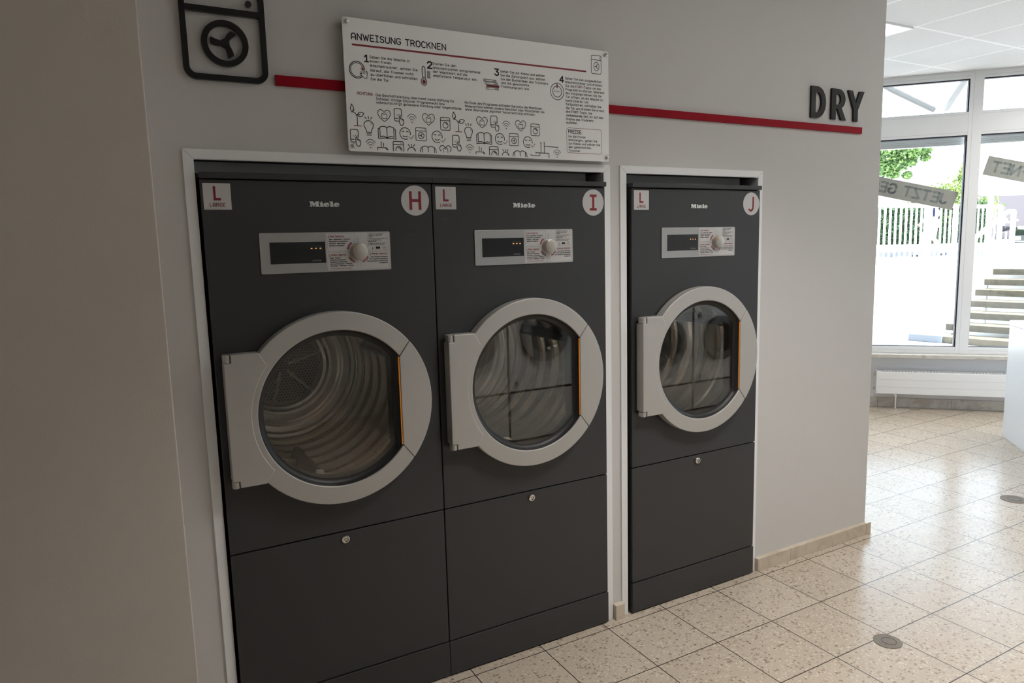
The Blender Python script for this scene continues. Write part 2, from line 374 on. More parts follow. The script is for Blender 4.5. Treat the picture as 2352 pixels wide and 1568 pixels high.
    G['q'] = (.48, [o, [(.48, .7), (.48, -.28)]])
    G['r'] = (.34, [[(0, .7), (0, 0)], [(0, .44)]+A(.22, .48, .22, .22, 180, 70, 4)])
    G['s'] = (.42, [[(.40, .6)]+A(.21, .53, .2, .17, 30, 230, 6)+A(.21, .18, .21, .18, 50, -160, 6)])
    G['t'] = (.36, [[(.12, .95), (.12, .14)]+A(.24, .14, .12, .14, 180, 270, 3)+[(.36, 0)], [(0, .68), (.34, .68)]])
    G['u'] = (.46, [[(0, .7), (0, .24)]+A(.23, .24, .23, .24, 180, 360, 6)+[(.46, .7)], [(.46, .24), (.46, 0)]])
    G['v'] = (.44, [[(0, .7), (.22, 0), (.44, .7)]])
    G['w'] = (.62, [[(0, .7), (.155, 0), (.31, .6), (.465, 0), (.62, .7)]])
    G['x'] = (.44, [[(0, .7), (.44, 0)], [(.44, .7), (0, 0)]])
    G['y'] = (.44, [[(0, .7), (.24, .06)], [(.44, .7), (.14, -.28)]])
    G['z'] = (.42, [[(0, .7), (.42, .7), (0, 0), (.42, 0)]])
    dots = lambda w, z: [[(w*.25, z), (w*.25, z+.02)], [(w*.75, z), (w*.75, z+.02)]]
    for u, l in (('ä', 'a'), ('ö', 'o'), ('ü', 'u')): G[u] = (G[l][0], G[l][1]+dots(G[l][0], .9))
    for u, l in (('Ä', 'A'), ('Ö', 'O'), ('Ü', 'U')): G[u] = (G[l][0], G[l][1]+dots(G[l][0], 1.16))
    G['ß'] = (.5, [[(0, 0), (0, .76)]+A(.22, .78, .22, .22, 180, -60, 7)+[(.22, .56)]+A(.26, .27, .24, .27, 80, -110, 7)])
    G['1'] = (.42, [[(.02, .76), (.23, 1), (.23, 0)], [(0, 0), (.42, 0)]])
    G['2'] = (.50, [[(.01, .76)]+A(.25, .74, .24, .26, 170, -20, 7)+[(0, 0), (.5, 0)]])
    G['3'] = (.50, [[(0, 1), (.48, 1), (.22, .58)]+A(.24, .29, .26, .29, 90, -160, 8)])
    G['4'] = (.52, [[(.38, 0), (.38, 1), (0, .26), (.52, .26)]])
    G['.'] = (.1, [[(.05, .0), (.05, .03)]]); G[','] = (.14, [[(.09, .04), (.03, -.16)]])
    G[':'] = (.1, [[(.05, .02), (.05, .06)], [(.05, .56), (.05, .6)]]); G['-'] = (.34, [[(.03, .36), (.31, .36)]])
    G['/'] = (.4, [[(0, -.08), (.4, 1.05)]]); G['!'] = (.1, [[(.05, 1), (.05, .3)], [(.05, 0), (.05, .03)]]); G['?'] = G['2']
    return G
FONT = _font()
def text_width(t, gap=.24, space=.46):
    x = 0
    for ch in t: x += space if ch == ' ' else FONT[ch][0]+gap
    return x-gap
def put_text(mb, t, x0, z0, h, y, k=0, x1=None, wt=.075, gap=.24, T=None, rnd=6, flip=False):
    """letters of cap height h from x0 on the baseline z0; stretched to end at x1 when given"""
    wd = text_width(t, gap); sx = (x1-x0)/wd if x1 is not None else h; x = 0
    for ch in t:
        if ch == ' ': x += .46; continue
        gw, ss = FONT[ch]
        for s in ss: mb.ribbon([((x0+(x+p[0])*sx) if not flip else (x0-(x+p[0])*sx), z0+p[1]*h) for p in s], wt*h, y, k, T, rnd)
        x += gw+gap

# ------------------------------------------------------------------ the setting
FLAT = lambda x, y, z: (x, z, -y)                   # a plate's outline (x, z) laid down as (x, y); its depth runs downwards
WA = (5.767, 1.79); E1 = (0.6917, -0.7222); E2 = (0.7222, 0.6917)
def WT(s, o, z): return (WA[0]+E1[0]*s+E2[0]*o, WA[1]+E1[1]*s+E2[1]*o, z)   # along the window front, outwards, up
CZ = 2.914
room = [(-2.5, -4.2), (9.66, -4.2), (9.66, -2.23), (3.57, 4.12), (-2.5, 4.12)]
struct(MB().plate(room, [], 0.0, 0.12, 0, FLAT).build('floor', M_FLOOR))
struct(MB().plate(room, [], -CZ-0.25, -CZ, 0, FLAT).build('ceiling', M_CEIL))
WY = 0.020                                          # face of the wall with the niches
mb = MB()
Z1 = 1.8205
for x0, x1, z0, z1 in ((-0.1265, -0.009, 0, CZ), (-0.009, 1.428, Z1, CZ), (1.428, 1.5342, 0, CZ), (1.5342, 2.2605, Z1, CZ), (2.2605, 3.112, 0, CZ)):
    mb.box(x0, x1, WY, 0.95, z0, z1)
mb.box(-0.1265, 3.112, 0.95, 1.10, 0, CZ)
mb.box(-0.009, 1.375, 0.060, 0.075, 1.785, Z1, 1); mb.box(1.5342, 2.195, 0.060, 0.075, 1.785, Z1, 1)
for x0, x1 in ((-0.009, 1.428), (1.5342, 2.2605)):   # black sheets standing for the shade inside the niches
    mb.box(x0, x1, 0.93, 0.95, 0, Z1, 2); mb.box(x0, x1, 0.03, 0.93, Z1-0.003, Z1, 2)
struct(mb.build('wall_front', [M_WALL, M_NICHE, M_NSHADE]))
struct(box('wall_left', M_PILL, -2.5, -0.1265, -0.20, 1.10, 0, CZ, bevel=0.003))
struct(box('wall_side', M_WALL, -2.65, -2.5, -4.2, 4.12, 0, CZ))
struct(box('wall_back', M_WALL, -2.65, 9.8, -4.35, -4.2, 0, CZ))
struct(box('wall_rear', M_WALL, -2.65, 3.57, 4.12, 4.27, 0, CZ))
struct(box('wall_right', M_WALL, 9.66, 9.8, -4.2, -2.23, 0, CZ))

# white aluminium frames around the two niches, mitred at the top corners
def niche_trim(name, xo0, xi0, xi1, xo1, zi, zo):
    y0, y1 = 0.0135, WY+0.002; g = 0.0006
    root = bpy.data.objects.new(name, None); C.objects.link(root); struct(root)
    for nm, poly in (('frame_jamb', [(xo0, 0), (xi0, 0), (xi0, zi), (xo0, zo-g)]), ('frame_jamb', [(xi1, 0), (xo1, 0), (xo1, zo-g), (xi1, zi)]),
                     ('frame_head', [(xi0+g, zi), (xi1-g, zi), (xo1-g, zo), (xo0+g, zo)])):
        MB().plate(poly, [], y0, y1).build(nm, M_TRIM, root, bevel=0.0008)
    m = MB()                                         # the return of the frame into the niche
    t = .004
    m.box(xi0-t+.004, xi0+.0015, y0+.001, 0.06, 0, zi); m.box(xi1-.0015, xi1+t-.004, y0+.001, 0.06, 0, zi); m.box(xi0, xi1, y0+.001, 0.03, zi-.0015, zi)
    m.build('frame_return', M_TRIM, root)
    return root
niche_trim('trim_1', -0.0362, -0.009, 1.428, 1.457, Z1, 1.8478)
niche_trim('trim_2', 1.5050, 1.5342, 2.2605, 2.2870, Z1, 1.8478)

# marble skirting
def skirting(name, parts, m=M_MARB):
    mb = MB()
    for a in parts: mb.box(*a)
    return struct(mb.build(name, m, bevel=0.0015))
skirting('baseboard_front', [(2.289, 2.513, -0.005, WY, 0, 0.0625), (2.5145, 3.090, -0.005, WY, 0, 0.0625), (3.0915, 3.130, -0.005, WY, 0, 0.0625)])
skirting('baseboard_middle', [(1.4585, 1.5040, -0.006, WY, 0, 0.0635)])
skirting('baseboard_left', [(-1.0, -0.1265, -0.215, -0.20, 0, 0.0625)])
skirting('baseboard_end', [(3.112, 3.130, WY, 1.10, 0, 0.0625)])

# the window front
S0, S1 = -2.95, 5.55
MUL = [0.7025+1.2*k for k in range(-3, 5)]
mb = MB().box(S0-.1, S1+.1, 0.0, 0.22, -0.1, 0.50, 0, WT)
struct(mb.build('wall_window', M_SILLW))
mb = MB()
edges = [S0-.05] + [s for m in MUL for s in (m-.0505, m+.0505)] + [S1+.1]
for z0, z1 in ((0.50, 0.56), (2.389, 2.58), (2.852, CZ)): mb.box(S0-.05, S1+.1, -0.004, 0.08, z0, z1, 0, WT)
for m in MUL: mb.box(m-.0505, m+.0505, -0.006, 0.085, 0.50, CZ, 0, WT)
for m in MUL:                                        # fine joints of the profiles
    mb.box(m-.022, m-.0205, -0.0066, -0.006, 0.50, CZ, 1, WT)
for z in (0.53, 2.41, 2.56, 2.875): mb.box(S0, S1, -0.0046, -0.004, z, z+.0015, 1, WT)
win = struct(mb.build('window_1', [M_FRAME, mat('profile_joint', (0.45, 0.46, 0.47), 0.6)]))
PANES = [(MUL[i]+.0505, MUL[i+1]-.0505) for i in range(len(MUL)-1)]
for a, b in PANES:
    for z0, z1 in ((0.56, 2.389), (2.58, 2.852)):
        MB().box(a, b, 0.044, 0.050, z0, z1, 0, WT).build('pane', M_GLASS, win)
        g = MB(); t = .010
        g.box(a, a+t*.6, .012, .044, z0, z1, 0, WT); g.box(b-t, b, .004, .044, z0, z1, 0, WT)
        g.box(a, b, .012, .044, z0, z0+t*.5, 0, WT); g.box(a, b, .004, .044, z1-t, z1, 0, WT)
        g.build('shaded_reveal', M_REVEAL_SHADE, win)  # dark strips over the frame reveals, their shade put into the colour
struct(MB().box(S0, S1, -0.115, 0.0, 0.468, 0.499, 0, WT).build('window_sill', M_MARBG, bevel=0.002))
mb = MB(); s = S0
while s < S1: mb.box(s, min(s+.60, S1)-.002, -0.016, 0.0, 0, 0.085, 0, WT); s += .60
struct(mb.build('baseboard_window', M_MARBG, bevel=0.001))

# raised blinds just outside the two panes in view
for (a, b), where in ((PANES[2], 'nearest the dryer wall'), (PANES[3], 'beside the white counter')):
    t = thing('window_blind', 'raised grey slatted blind bunched outside the top of the pane '+where, 'blind', group='raised blinds outside the windows')
    m = MB()
    for i in range(7): m.box(a-.02, b+.02, 0.11+.004*(i % 2), 0.165+.004*(i % 2), 2.3335+i*.0085, 2.3405+i*.0085, 0, WT)
    m.build('slats', mat('blind_grey', (0.92, 0.94, 0.95), 0.5), t)
    MB().box(a-.02, b+.02, 0.108, 0.17, 2.320, 2.331, 0, WT).build('bottom_rail', mat('blind_rail', (0.75, 0.77, 0.78), 0.4), t)
    MB().box(a-.02, b+.02, 0.106, 0.175, 2.394, 2.46, 0, WT).build('head_box', M_FRAME, t)

# lit panels in the ceiling grid
def ceiling_panel(x, y, label, power):
    t = thing('ceiling_light', label, 'ceiling light', (x, y, CZ), group='square light panels in the ceiling')
    m = MB(); h = 0.2975; r = .016
    m.box(-h, h, -h, -h+r, -.012, 0.0); m.box(-h, h, h-r, h, -.012, 0.0); m.box(-h, -h+r, -h+r, h-r, -.012, 0.0); m.box(h-r, h, -h+r, h-r, -.012, 0.0)
    m.build('light_frame', M_FRAME, t)
    MB().box(-h+r, h-r, -h+r, h-r, -.008, -.002).build('diffuser', mat('light_diffuser', (0.9, 0.9, 0.9), 0.6, emit=((1.0, 0.97, 0.93), PANEL)), t)
    ld = bpy.data.lights.new('panel_lamp', 'AREA'); ld.shape = 'SQUARE'; ld.size = .56; ld.energy = LAMP*power; ld.spread = math.radians(108 if power < 2.5 else 165); ld.color = (1.0, 0.97, 0.93)
    lo_ = bpy.data.objects.new('panel_lamp', ld); C.objects.link(lo_); lo_.parent = t; lo_.location = (0, 0, -.014)
for i in range(len(LIGHTS)):
    ceiling_panel(4.52-.617*LIGHTS[i][0]-.3085, .752+.617*LIGHTS[i][1]+.3085, LIGHTS[i][2], LIGHTS[i][3])

# radiator under the sill
t = thing('radiator', 'low white panel radiator mounted under the stone window sill', 'radiator', WT(1.2, -.09, .145))
RT = lambda s, o, z: tuple(a-b for a, b in zip(WT(s, o, z), WT(1.2, -.09, .145)))
m = MB().box(.020, 2.3, -0.14, -0.128, .145, .342, 0, RT).box(.020, 2.3, -0.052, -0.04, .145, .342, 0, RT)
m.build('front_panel', M_RADI, t, bevel=.003)
m = MB()
for i in range(2): m.box(.022, 2.3, -0.1412, -0.1402, .208+i*.067, .2093+i*.067, 0, RT)
m.build('groove', mat('radiator_groove', (0.55, 0.55, 0.55), 0.5), t)
MB().box(.008, .020, -0.142, -0.038, .143, .348, 0, RT).build('end_cap', M_RADI, t, bevel=.002)
m = MB().box(.02, 2.3, -.128, -.120, .336, .345, 0, RT).box(.02, 2.3, -.06, -.052, .336, .345, 0, RT)
for i in range(90): m.box(.03+i*.0253, .04+i*.0253, -.121, -.059, .338, .343, 0, RT)
m.build('top_grille', M_RADI, t)
m = MB().tube([RT(.18, -.09, .15), RT(.18, -.09, .0)], .008).tube([RT(.18, -.09, .118), RT(.18, -.09, .145)], .014).tube([RT(.17, -.115, .132), RT(.19, -.07, .132)], .011).tube([RT(.18, -.09, .0), RT(.18, -.09, .012)], .018)
m.build('valve_pipe', M_CHROME, t)
for z in (.185, .31): MB().tube([RT(.008, -.09, z), RT(-.006, -.09, z)], .011).build('plug', M_CHROME, t)
for s in (.35, 1.3, 2.1): MB().box(s, s+.03, -.052, -0.001, .2, .3, 0, RT).build('bracket', M_RADI, t)

# white service counter
K = (5.631, 0.609); L2, W2 = 2.3, 0.75
def KT(a, b, z): return (E1[0]*a-E2[0]*b, E1[1]*a-E2[1]*b, z)
t = thing('service_counter', 'tall white laminate counter standing in front of the window', 'counter', (K[0], K[1], 0))
MB().box(0.002, W2-.002, 0.002, L2-.002, 0.0, .862, 0, KT).build('cabinet', M_WHITE, t, bevel=.0015)
MB().box(0.0, W2, 0.0, L2, .864, .899, 0, KT).build('countertop', M_WHITE, t, bevel=.0015)

# round cement-filled spots in the floor
random.seed(4)
for x, y, r, lb in ((2.2515, -0.676, 0.051, 'round grey cement plug in the floor tiles, nearest the camera'), (4.262, -0.140, 0.068, 'round grey floor plug further off towards the white counter')):
    out = [(r*(1+random.uniform(-.035, .035))*math.cos(2*PI*i/40), r*(1+random.uniform(-.035, .035))*math.sin(2*PI*i/40)) for i in range(40)]
    t = thing('floor_plug', lb, 'floor plug', (x, y, 0), group='cement plugs in the floor')
    MB().plate(out, [], -0.0025, 0.0, 0, FLAT).build('cement_disc', M_PLUG, t)
    MB().plate(circ(.004, -.003, r*.52, 24), [circ(.004, -.003, r*.47, 24)], -0.0032, -.0020, 0, FLAT).build('inner_ring', mat('plug_line', (0.10, 0.09, 0.08), 0.9), t)

# ------------------------------------------------------------------ things fixed on the wall
# black emblem
BK = mat('black_acrylic_sign', (0.009, 0.009, 0.010), 0.10, 0.0, 0.4)
EY0, EY1 = 0.006, WY
t = thing('wall_emblem', 'big black cut-out emblem of a tumble dryer at upper left wall', 'wall emblem', (0.10, EY1, 2.17))
lo = (-0.10, -EY1, -2.17)
sh = lambda x, y, z: (x+lo[0], y+lo[1], z+lo[2])
m = MB().plate(rrect(-.0145, .2135, 2.0385, 2.303, .034, 8), [arc(.0205, 2.0740, .019, .019, 180, 270, 8)+arc(.1785, 2.0740, .019, .019, 270, 360, 8)+[(.1975, 2.2215), (.0015, 2.2215)], [(.0015, 2.2385), (.1975, 2.2385)]+arc(.1785, 2.2680, .019, .019, 0, 90, 8)+arc(.0205, 2.2680, .019, .019, 90, 180, 8)], EY0, EY1, 0, sh)
m.build('outline', BK, t, bevel=.0008)
MB().plate(circ(.100, 2.1425, .0632, 64), [circ(.100, 2.1425, .0472, 64)], EY0, EY1, 0, sh).build('drum_ring', BK, t, bevel=.0008)
MB().plate(circ(.1708, 2.2580, .0088, 24), [], EY0, EY1, 0, sh).build('knob_dot', BK, t, bevel=.0006)
def blade_shape(cx, cz, R, hw, k=1.0):
    """three bent arms as one outline"""
    out = []
    for q in range(3):
        a = math.radians((62, -58, 182)[q])
        ux, uz = math.cos(a), math.sin(a); vx, vz = -uz, ux
        L, Rr = [], []
        for i in range(7):
            s = R*(.30+.62*i/6); bend = .16*R*((i/6)**1.7)*(-1)
            w_ = hw*(.80+.28*(i/6))
            px, pz = cx+ux*s+vx*bend, cz+uz*s+vz*bend
            L.append((px+vx*w_, pz+vz*w_)); Rr.append((px-vx*w_, pz-vz*w_))
        (lx, lz), (qx, qz) = L[-1], Rr[-1]; r_ = .22                      # softened tip corners
        tip = [(qx+ux*R*.0, qz+uz*R*.0)]+[(qx+(lx-qx)*f+ux*R*e_, qz+(lz-qz)*f+uz*R*e_) for f, e_ in ((.04, .045), (.14, .075), (.5, .09), (.86, .075), (.96, .045))]
        out.append((L, Rr[:-1]+tip))
    poly = []
    for q in (0, 2, 1):      # counter-clockwise by angle 62, 182, 302
        L, Rr = out[q]; poly += Rr + L[::-1]
    return poly
MB().plate(blade_shape(.1000, 2.1430, .0385, .0088), [], EY0, EY1, 0, sh).build('paddle_wheel', BK, t, bevel=.0008)

# red bar behind the board
tag(box('red_bar', M_REDBAR, 0.2335, 2.951, 0.010, WY, 2.0400, 2.0695, bevel=.0004), 'long flat red bar running along the wall behind the white board', 'wall bar')

# DRY in thick letters
def letter(name, poly, holes, label, y0=0.010):
    xs = [p[0] for p in poly]; cx = (min(xs)+max(xs))/2
    o = MB().plate(poly, holes, y0, WY, 0, lambda x, y, z: (x-cx, y-WY, z-2.0932)).build(name, BK, bevel=.0006, loc=(cx+.008, WY, 2.0940))
    return tag(o, label, 'wall letter', 'black letters above the red bar')
Hh = 2.2322-2.0932; z0 = 2.0932
def ell(cx, cz, rx, rz, a0, a1, n=14): return arc(cx, cz, rx, rz, a0, a1, n)
letter('wall_letter', [(2.577, z0), (2.577, z0+Hh)][::-1]+[(2.577, z0)][:0]+ell(2.617, z0+Hh/2, .0605, Hh/2, -90, 90), [[(2.6075, z0+.0245), (2.6075, z0+Hh-.0245)][::-1]+ell(2.617, z0+Hh/2, .0295, Hh/2-.0245, -90, 90)],
       'thick black wall letter D above the red bar')
x = 2.716; bw = .0385
letter('wall_letter', [(x, z0+Hh), (x, z0), (x+.0315, z0), (x+.0315, z0+.049), (x+.043, z0+.049), (x+.0725, z0), (x+.106, z0), (x+.0725, z0+.054)]+ell(x+.050, z0+Hh-.0448, .0475, .0448, -62, 90, 12),
       [[(x+.0315, z0+Hh-.0235), (x+.0315, z0+.0685)]+ell(x+.047, z0+Hh-.0470, .0195, .0235, -90, 90, 10)], 'thick black wall letter R between the D and the Y')
x = 2.832
letter('wall_letter', [(x, z0+Hh), (x+.0435, z0+.053), (x+.0435, z0), (x+.075, z0), (x+.075, z0+.053), (x+.1185, z0+Hh), (x+.0845, z0+Hh), (x+.0593, z0+.083), (x+.034, z0+Hh)], [],
       'thick black wall letter Y next to the open room')
TXT=[
 ('ANWEISUNG TROCKNEN',26.2,339.8,329.9,18.5,'k',1),
 ('1',64.2,76.3,268.0,19.5,'k',2),
 ('2',273.4,288.7,268.0,20.4,'k',2),
 ('3',518.9,533.4,267.8,20.6,'k',2),
 ('4',781.2,797.3,267.4,20.8,'k',2),
 ('Geben Sie die Wäsche in',80.9,211.0,279.7,7.1,'k',3),
 ('einen freien',81.1,149.8,267.5,7.2,'k',3),
 ('Wäschetrockner, achten Sie',80.4,237.2,254.4,7.2,'k',3),
 ('darauf, die Trommel nicht',81.2,223.2,240.4,7.2,'k',3),
 ('zu überfüllen und schließen',81.4,235.9,227.6,7.2,'k',3),
 ('Sie die Tür.',81.0,142.1,214.1,7.2,'k',3),
 ('Stellen Sie den',291.4,374.3,280.1,7.1,'k',4),
 ('Wäschetrockner entsprechend',292.7,462.0,267.5,7.1,'k',4),
 ('der Wäscheart auf die',292.6,414.3,255.4,7.1,'k',4),
 ('empfohlene Temperatur ein.',292.9,450.3,243.0,7.1,'k',4),
 ('Gehen Sie zur Kasse und wählen',541.5,717.6,279.0,7.0,'k',5),
 ('Sie die Zahlungsart aus. Wählen',541.1,718.8,266.4,7.0,'k',5),
 ('Sie den Buchstaben des Trockners',541.7,730.6,253.7,7.1,'k',5),
 ('und die gewünschte',542.3,652.2,241.5,7.1,'k',5),
 ('Trocknungszeit aus.',541.9,654.4,229.2,7.1,'k',5),
 ('Gehen Sie zum ausgewählten',805.1,964.0,278.9,7.4,'k',6),
 ('Wäschetrockner und drücken',804.8,966.2,266.3,7.4,'k',6),
 ('Sie die START-Taste, um das',805.1,960.3,253.3,7.4,'k',6),
 ('Programm zu starten. Während',805.5,975.1,240.8,7.4,'k',6),
 ('des Vorgangs können Sie die',805.8,963.5,228.0,7.4,'k',6),
 ('Tür öffnen, um die Wäsche zu',805.5,969.1,215.1,7.4,'k',6),
 ('kontrollieren. Um',805.8,903.0,202.1,7.5,'k',6),
 ('fortzufahren, schließen Sie',806.1,961.9,189.5,7.5,'k',6),
 ('die Tür und drücken Sie erneut',806.4,975.6,176.3,7.5,'k',6),
 ('die START-Taste. Die',806.2,919.4,163.6,7.5,'k',6),
 ('verbleibende Zeit ist auf dem',806.5,970.7,150.9,7.5,'k',6),
 ('Display des Trockners',806.3,925.8,137.8,7.5,'k',6),
 ('sichtbar.',806.6,856.0,125.1,7.5,'k',6),
 ('ACHTUNG',35.1,83.8,167.5,8.3,'r',7),
 ('Die Geschäftsleitung übernimmt keine Haftung für',95.1,363.9,167.1,6.9,'k',7),
 ('Schäden infolge falscher Programmwahl bzw.',95.4,330.7,155.8,6.9,'k',7),
 ('unbeaufsichtigt gelassene Kleidung oder Gegenstände.',95.6,391.5,145.1,6.9,'k',7),
 ('Am Ende des Programms entladen Sie bitte die Maschinen.',402.5,705.0,166.5,6.9,'k',8),
 ('Anderenfalls können andere Benutzer oder Mitarbeiter sie',403.0,713.1,155.3,6.9,'k',8),
 ('ohne Übernahme jeglicher Verantwortung entladen.',403.5,676.4,144.3,6.9,'k',8),
 ('PREISE:',814.7,875.0,91.3,12.4,'k',9),
 ('Um die Preise',815.0,888.8,77.1,7.1,'k',9),
 ('anzuzeigen, gehen Sie',815.3,942.1,64.9,7.1,'k',9),
 ('zur Kasse und wählen Sie',815.1,954.6,52.1,7.1,'k',9),
 ('den gewünschten',815.4,913.8,39.5,7.1,'k',9),
 ('Trockner.',815.1,868.4,26.6,7.2,'k',9),
]
ICON=[
 ('plant',30.0,105.3,44.0,64.5),
 ('bulb',66.6,75.1,31.8,57.5),
 ('heart',118.8,109.0,41.6,35.9),
 ('phone',167.8,108.2,32.2,50.8),
 ('wifi',211.6,105.8,36.7,28.4),
 ('heart',269.2,106.5,42.0,35.9),
 ('washer',328.2,96.0,34.0,40.4),
 ('plant',375.1,104.8,45.3,63.2),
 ('bulb',412.6,75.0,31.0,56.9),
 ('heart',464.5,108.8,41.6,35.7),
 ('phone',513.6,108.0,32.2,49.4),
 ('wifi',557.8,105.0,35.8,27.1),
 ('heart',615.4,106.2,41.6,35.0),
 ('washer',674.1,95.3,35.3,39.8),
 ('phone',22.2,36.6,32.8,50.3),
 ('book',125.3,57.9,57.3,38.9),
 ('smile',187.8,57.7,39.5,36.3),
 ('dryer',240.7,58.0,36.0,40.7),
 ('smile',298.9,52.9,39.5,37.1),
 ('phone',367.8,35.9,32.4,50.0),
 ('book',470.8,57.3,56.8,38.4),
 ('smile',533.0,57.3,39.4,36.4),
 ('dryer',586.8,57.8,36.2,40.2),
 ('smile',644.6,51.9,39.1,37.2),
 ('wifi',69.7,20.4,36.0,27.8),
 ('tray',108.6,15.6,35.0,25.7),
 ('washercut',161.5,16.7,36.6,29.9),
 ('bulbcut',206.0,13.9,27.7,22.3),
 ('bookcut',264.1,12.3,56.8,20.9),
 ('heartcut',325.7,14.9,41.9,23.6),
 ('wifi',415.2,19.8,35.4,27.4),
 ('tray',455.0,16.1,34.5,25.9),
 ('washercut',507.2,16.1,36.2,28.7),
 ('bulbcut',552.4,12.4,27.9,22.2),
 ('bookcut',610.3,11.6,57.0,20.7),
 ('circuit',713.3,27.9,119.1,50.5),
 ('wifi',764.9,16.7,36.7,27.5),
 ('doorhand',40.9,241.1,56.6,51.7),
 ('thermo',258.8,243.7,23.6,58.8),
 ('coins',505.3,236.8,59.9,34.7),
 ('start',769.3,233.6,56.7,57.4),
 ('dryer',940.3,341.9,55.5,64.3),
]

# ------------------------------------------------------------------ the instruction board
BX, BZ, BY = 0.4365, 1.860, -0.012
board = thing('instruction_board', 'white printed instruction board screwed to the wall above the first two dryers', 'information board', (BX, BY, BZ))
MB().plate(rrect(-.001, .997, -.004, .3935, .008, 6), [], 0.0, 0.004).build('board_panel', M_BOARD, board, bevel=.0006)
for u, v in ((.0123, .3798), (.9822, .3793), (.0136, .0122), (.9855, .0114)):
    m = MB().lathe([(.0002, -.0110), (.0035, -.0102), (.0058, -.0080), (.0066, -.0050), (.0066, -.0002)], u, v, 20)
    m.lathe([(.0095, .004), (.0095, WY-BY)], u, v, 20)
    m.build('dome_nut', M_CHROME, board, smooth=60)
PY = -0.0003
PR = [M_PRINT, M_RED]
NAMES = {1: 'heading', 2: 'step_number', 3: 'step_text', 4: 'step_text', 5: 'step_text', 6: 'step_text', 7: 'warning_text', 8: 'notice_text', 9: 'price_text'}
parts = {}
for t_, x0, x1, z, h, c, g in TXT:
    key = (g, t_) if g == 2 else g
    mb = parts.setdefault(key, MB()); h *= .98
    x0, x1, z, h = x0/1000, x1/1000, z/1000, h/1000
    wt = .088 if g == 1 else (.11 if g == 2 else (.088 if t_ in ('ACHTUNG', 'PREISE:') else .098))
    n0 = len(mb.f)
    k = 1 if c == 'r' else 0
    if 'START' in t_:
        wd = text_width(t_); sx = (x1-x0)/wd; i = t_.index('START'); off = 0
        for ch in t_[:i]: off += .46 if ch == ' ' else FONT[ch][0]+.24
        end = off+text_width('START'); e2_ = end+.24
        if i: put_text(mb, t_[:i].rstrip(), x0, z, h, PY, 0, x0+(off-.46)*sx, wt)
        put_text(mb, 'START', x0+off*sx, z, h, PY, 1, x0+end*sx, wt)
        put_text(mb, t_[i+5:], x0+e2_*sx, z, h, PY, 0, x1, wt)
    else: put_text(mb, t_, x0, z, h, PY, k, x1, wt)
for key, mb in parts.items():
    o = mb.build(NAMES[key[0] if isinstance(key, tuple) else key], PR, board)
MB().ribbon([(.0288, .3144), (.8933, .3138)], .0028, PY-.0001, 0, None, 14).build('red_rule', M_RED, board)
MB().ribbon(rrect(.8076, .9634, .0223, .1106, .009, 5), .0006, PY, 0, None, 5, True).build('price_frame', M_RED, board)

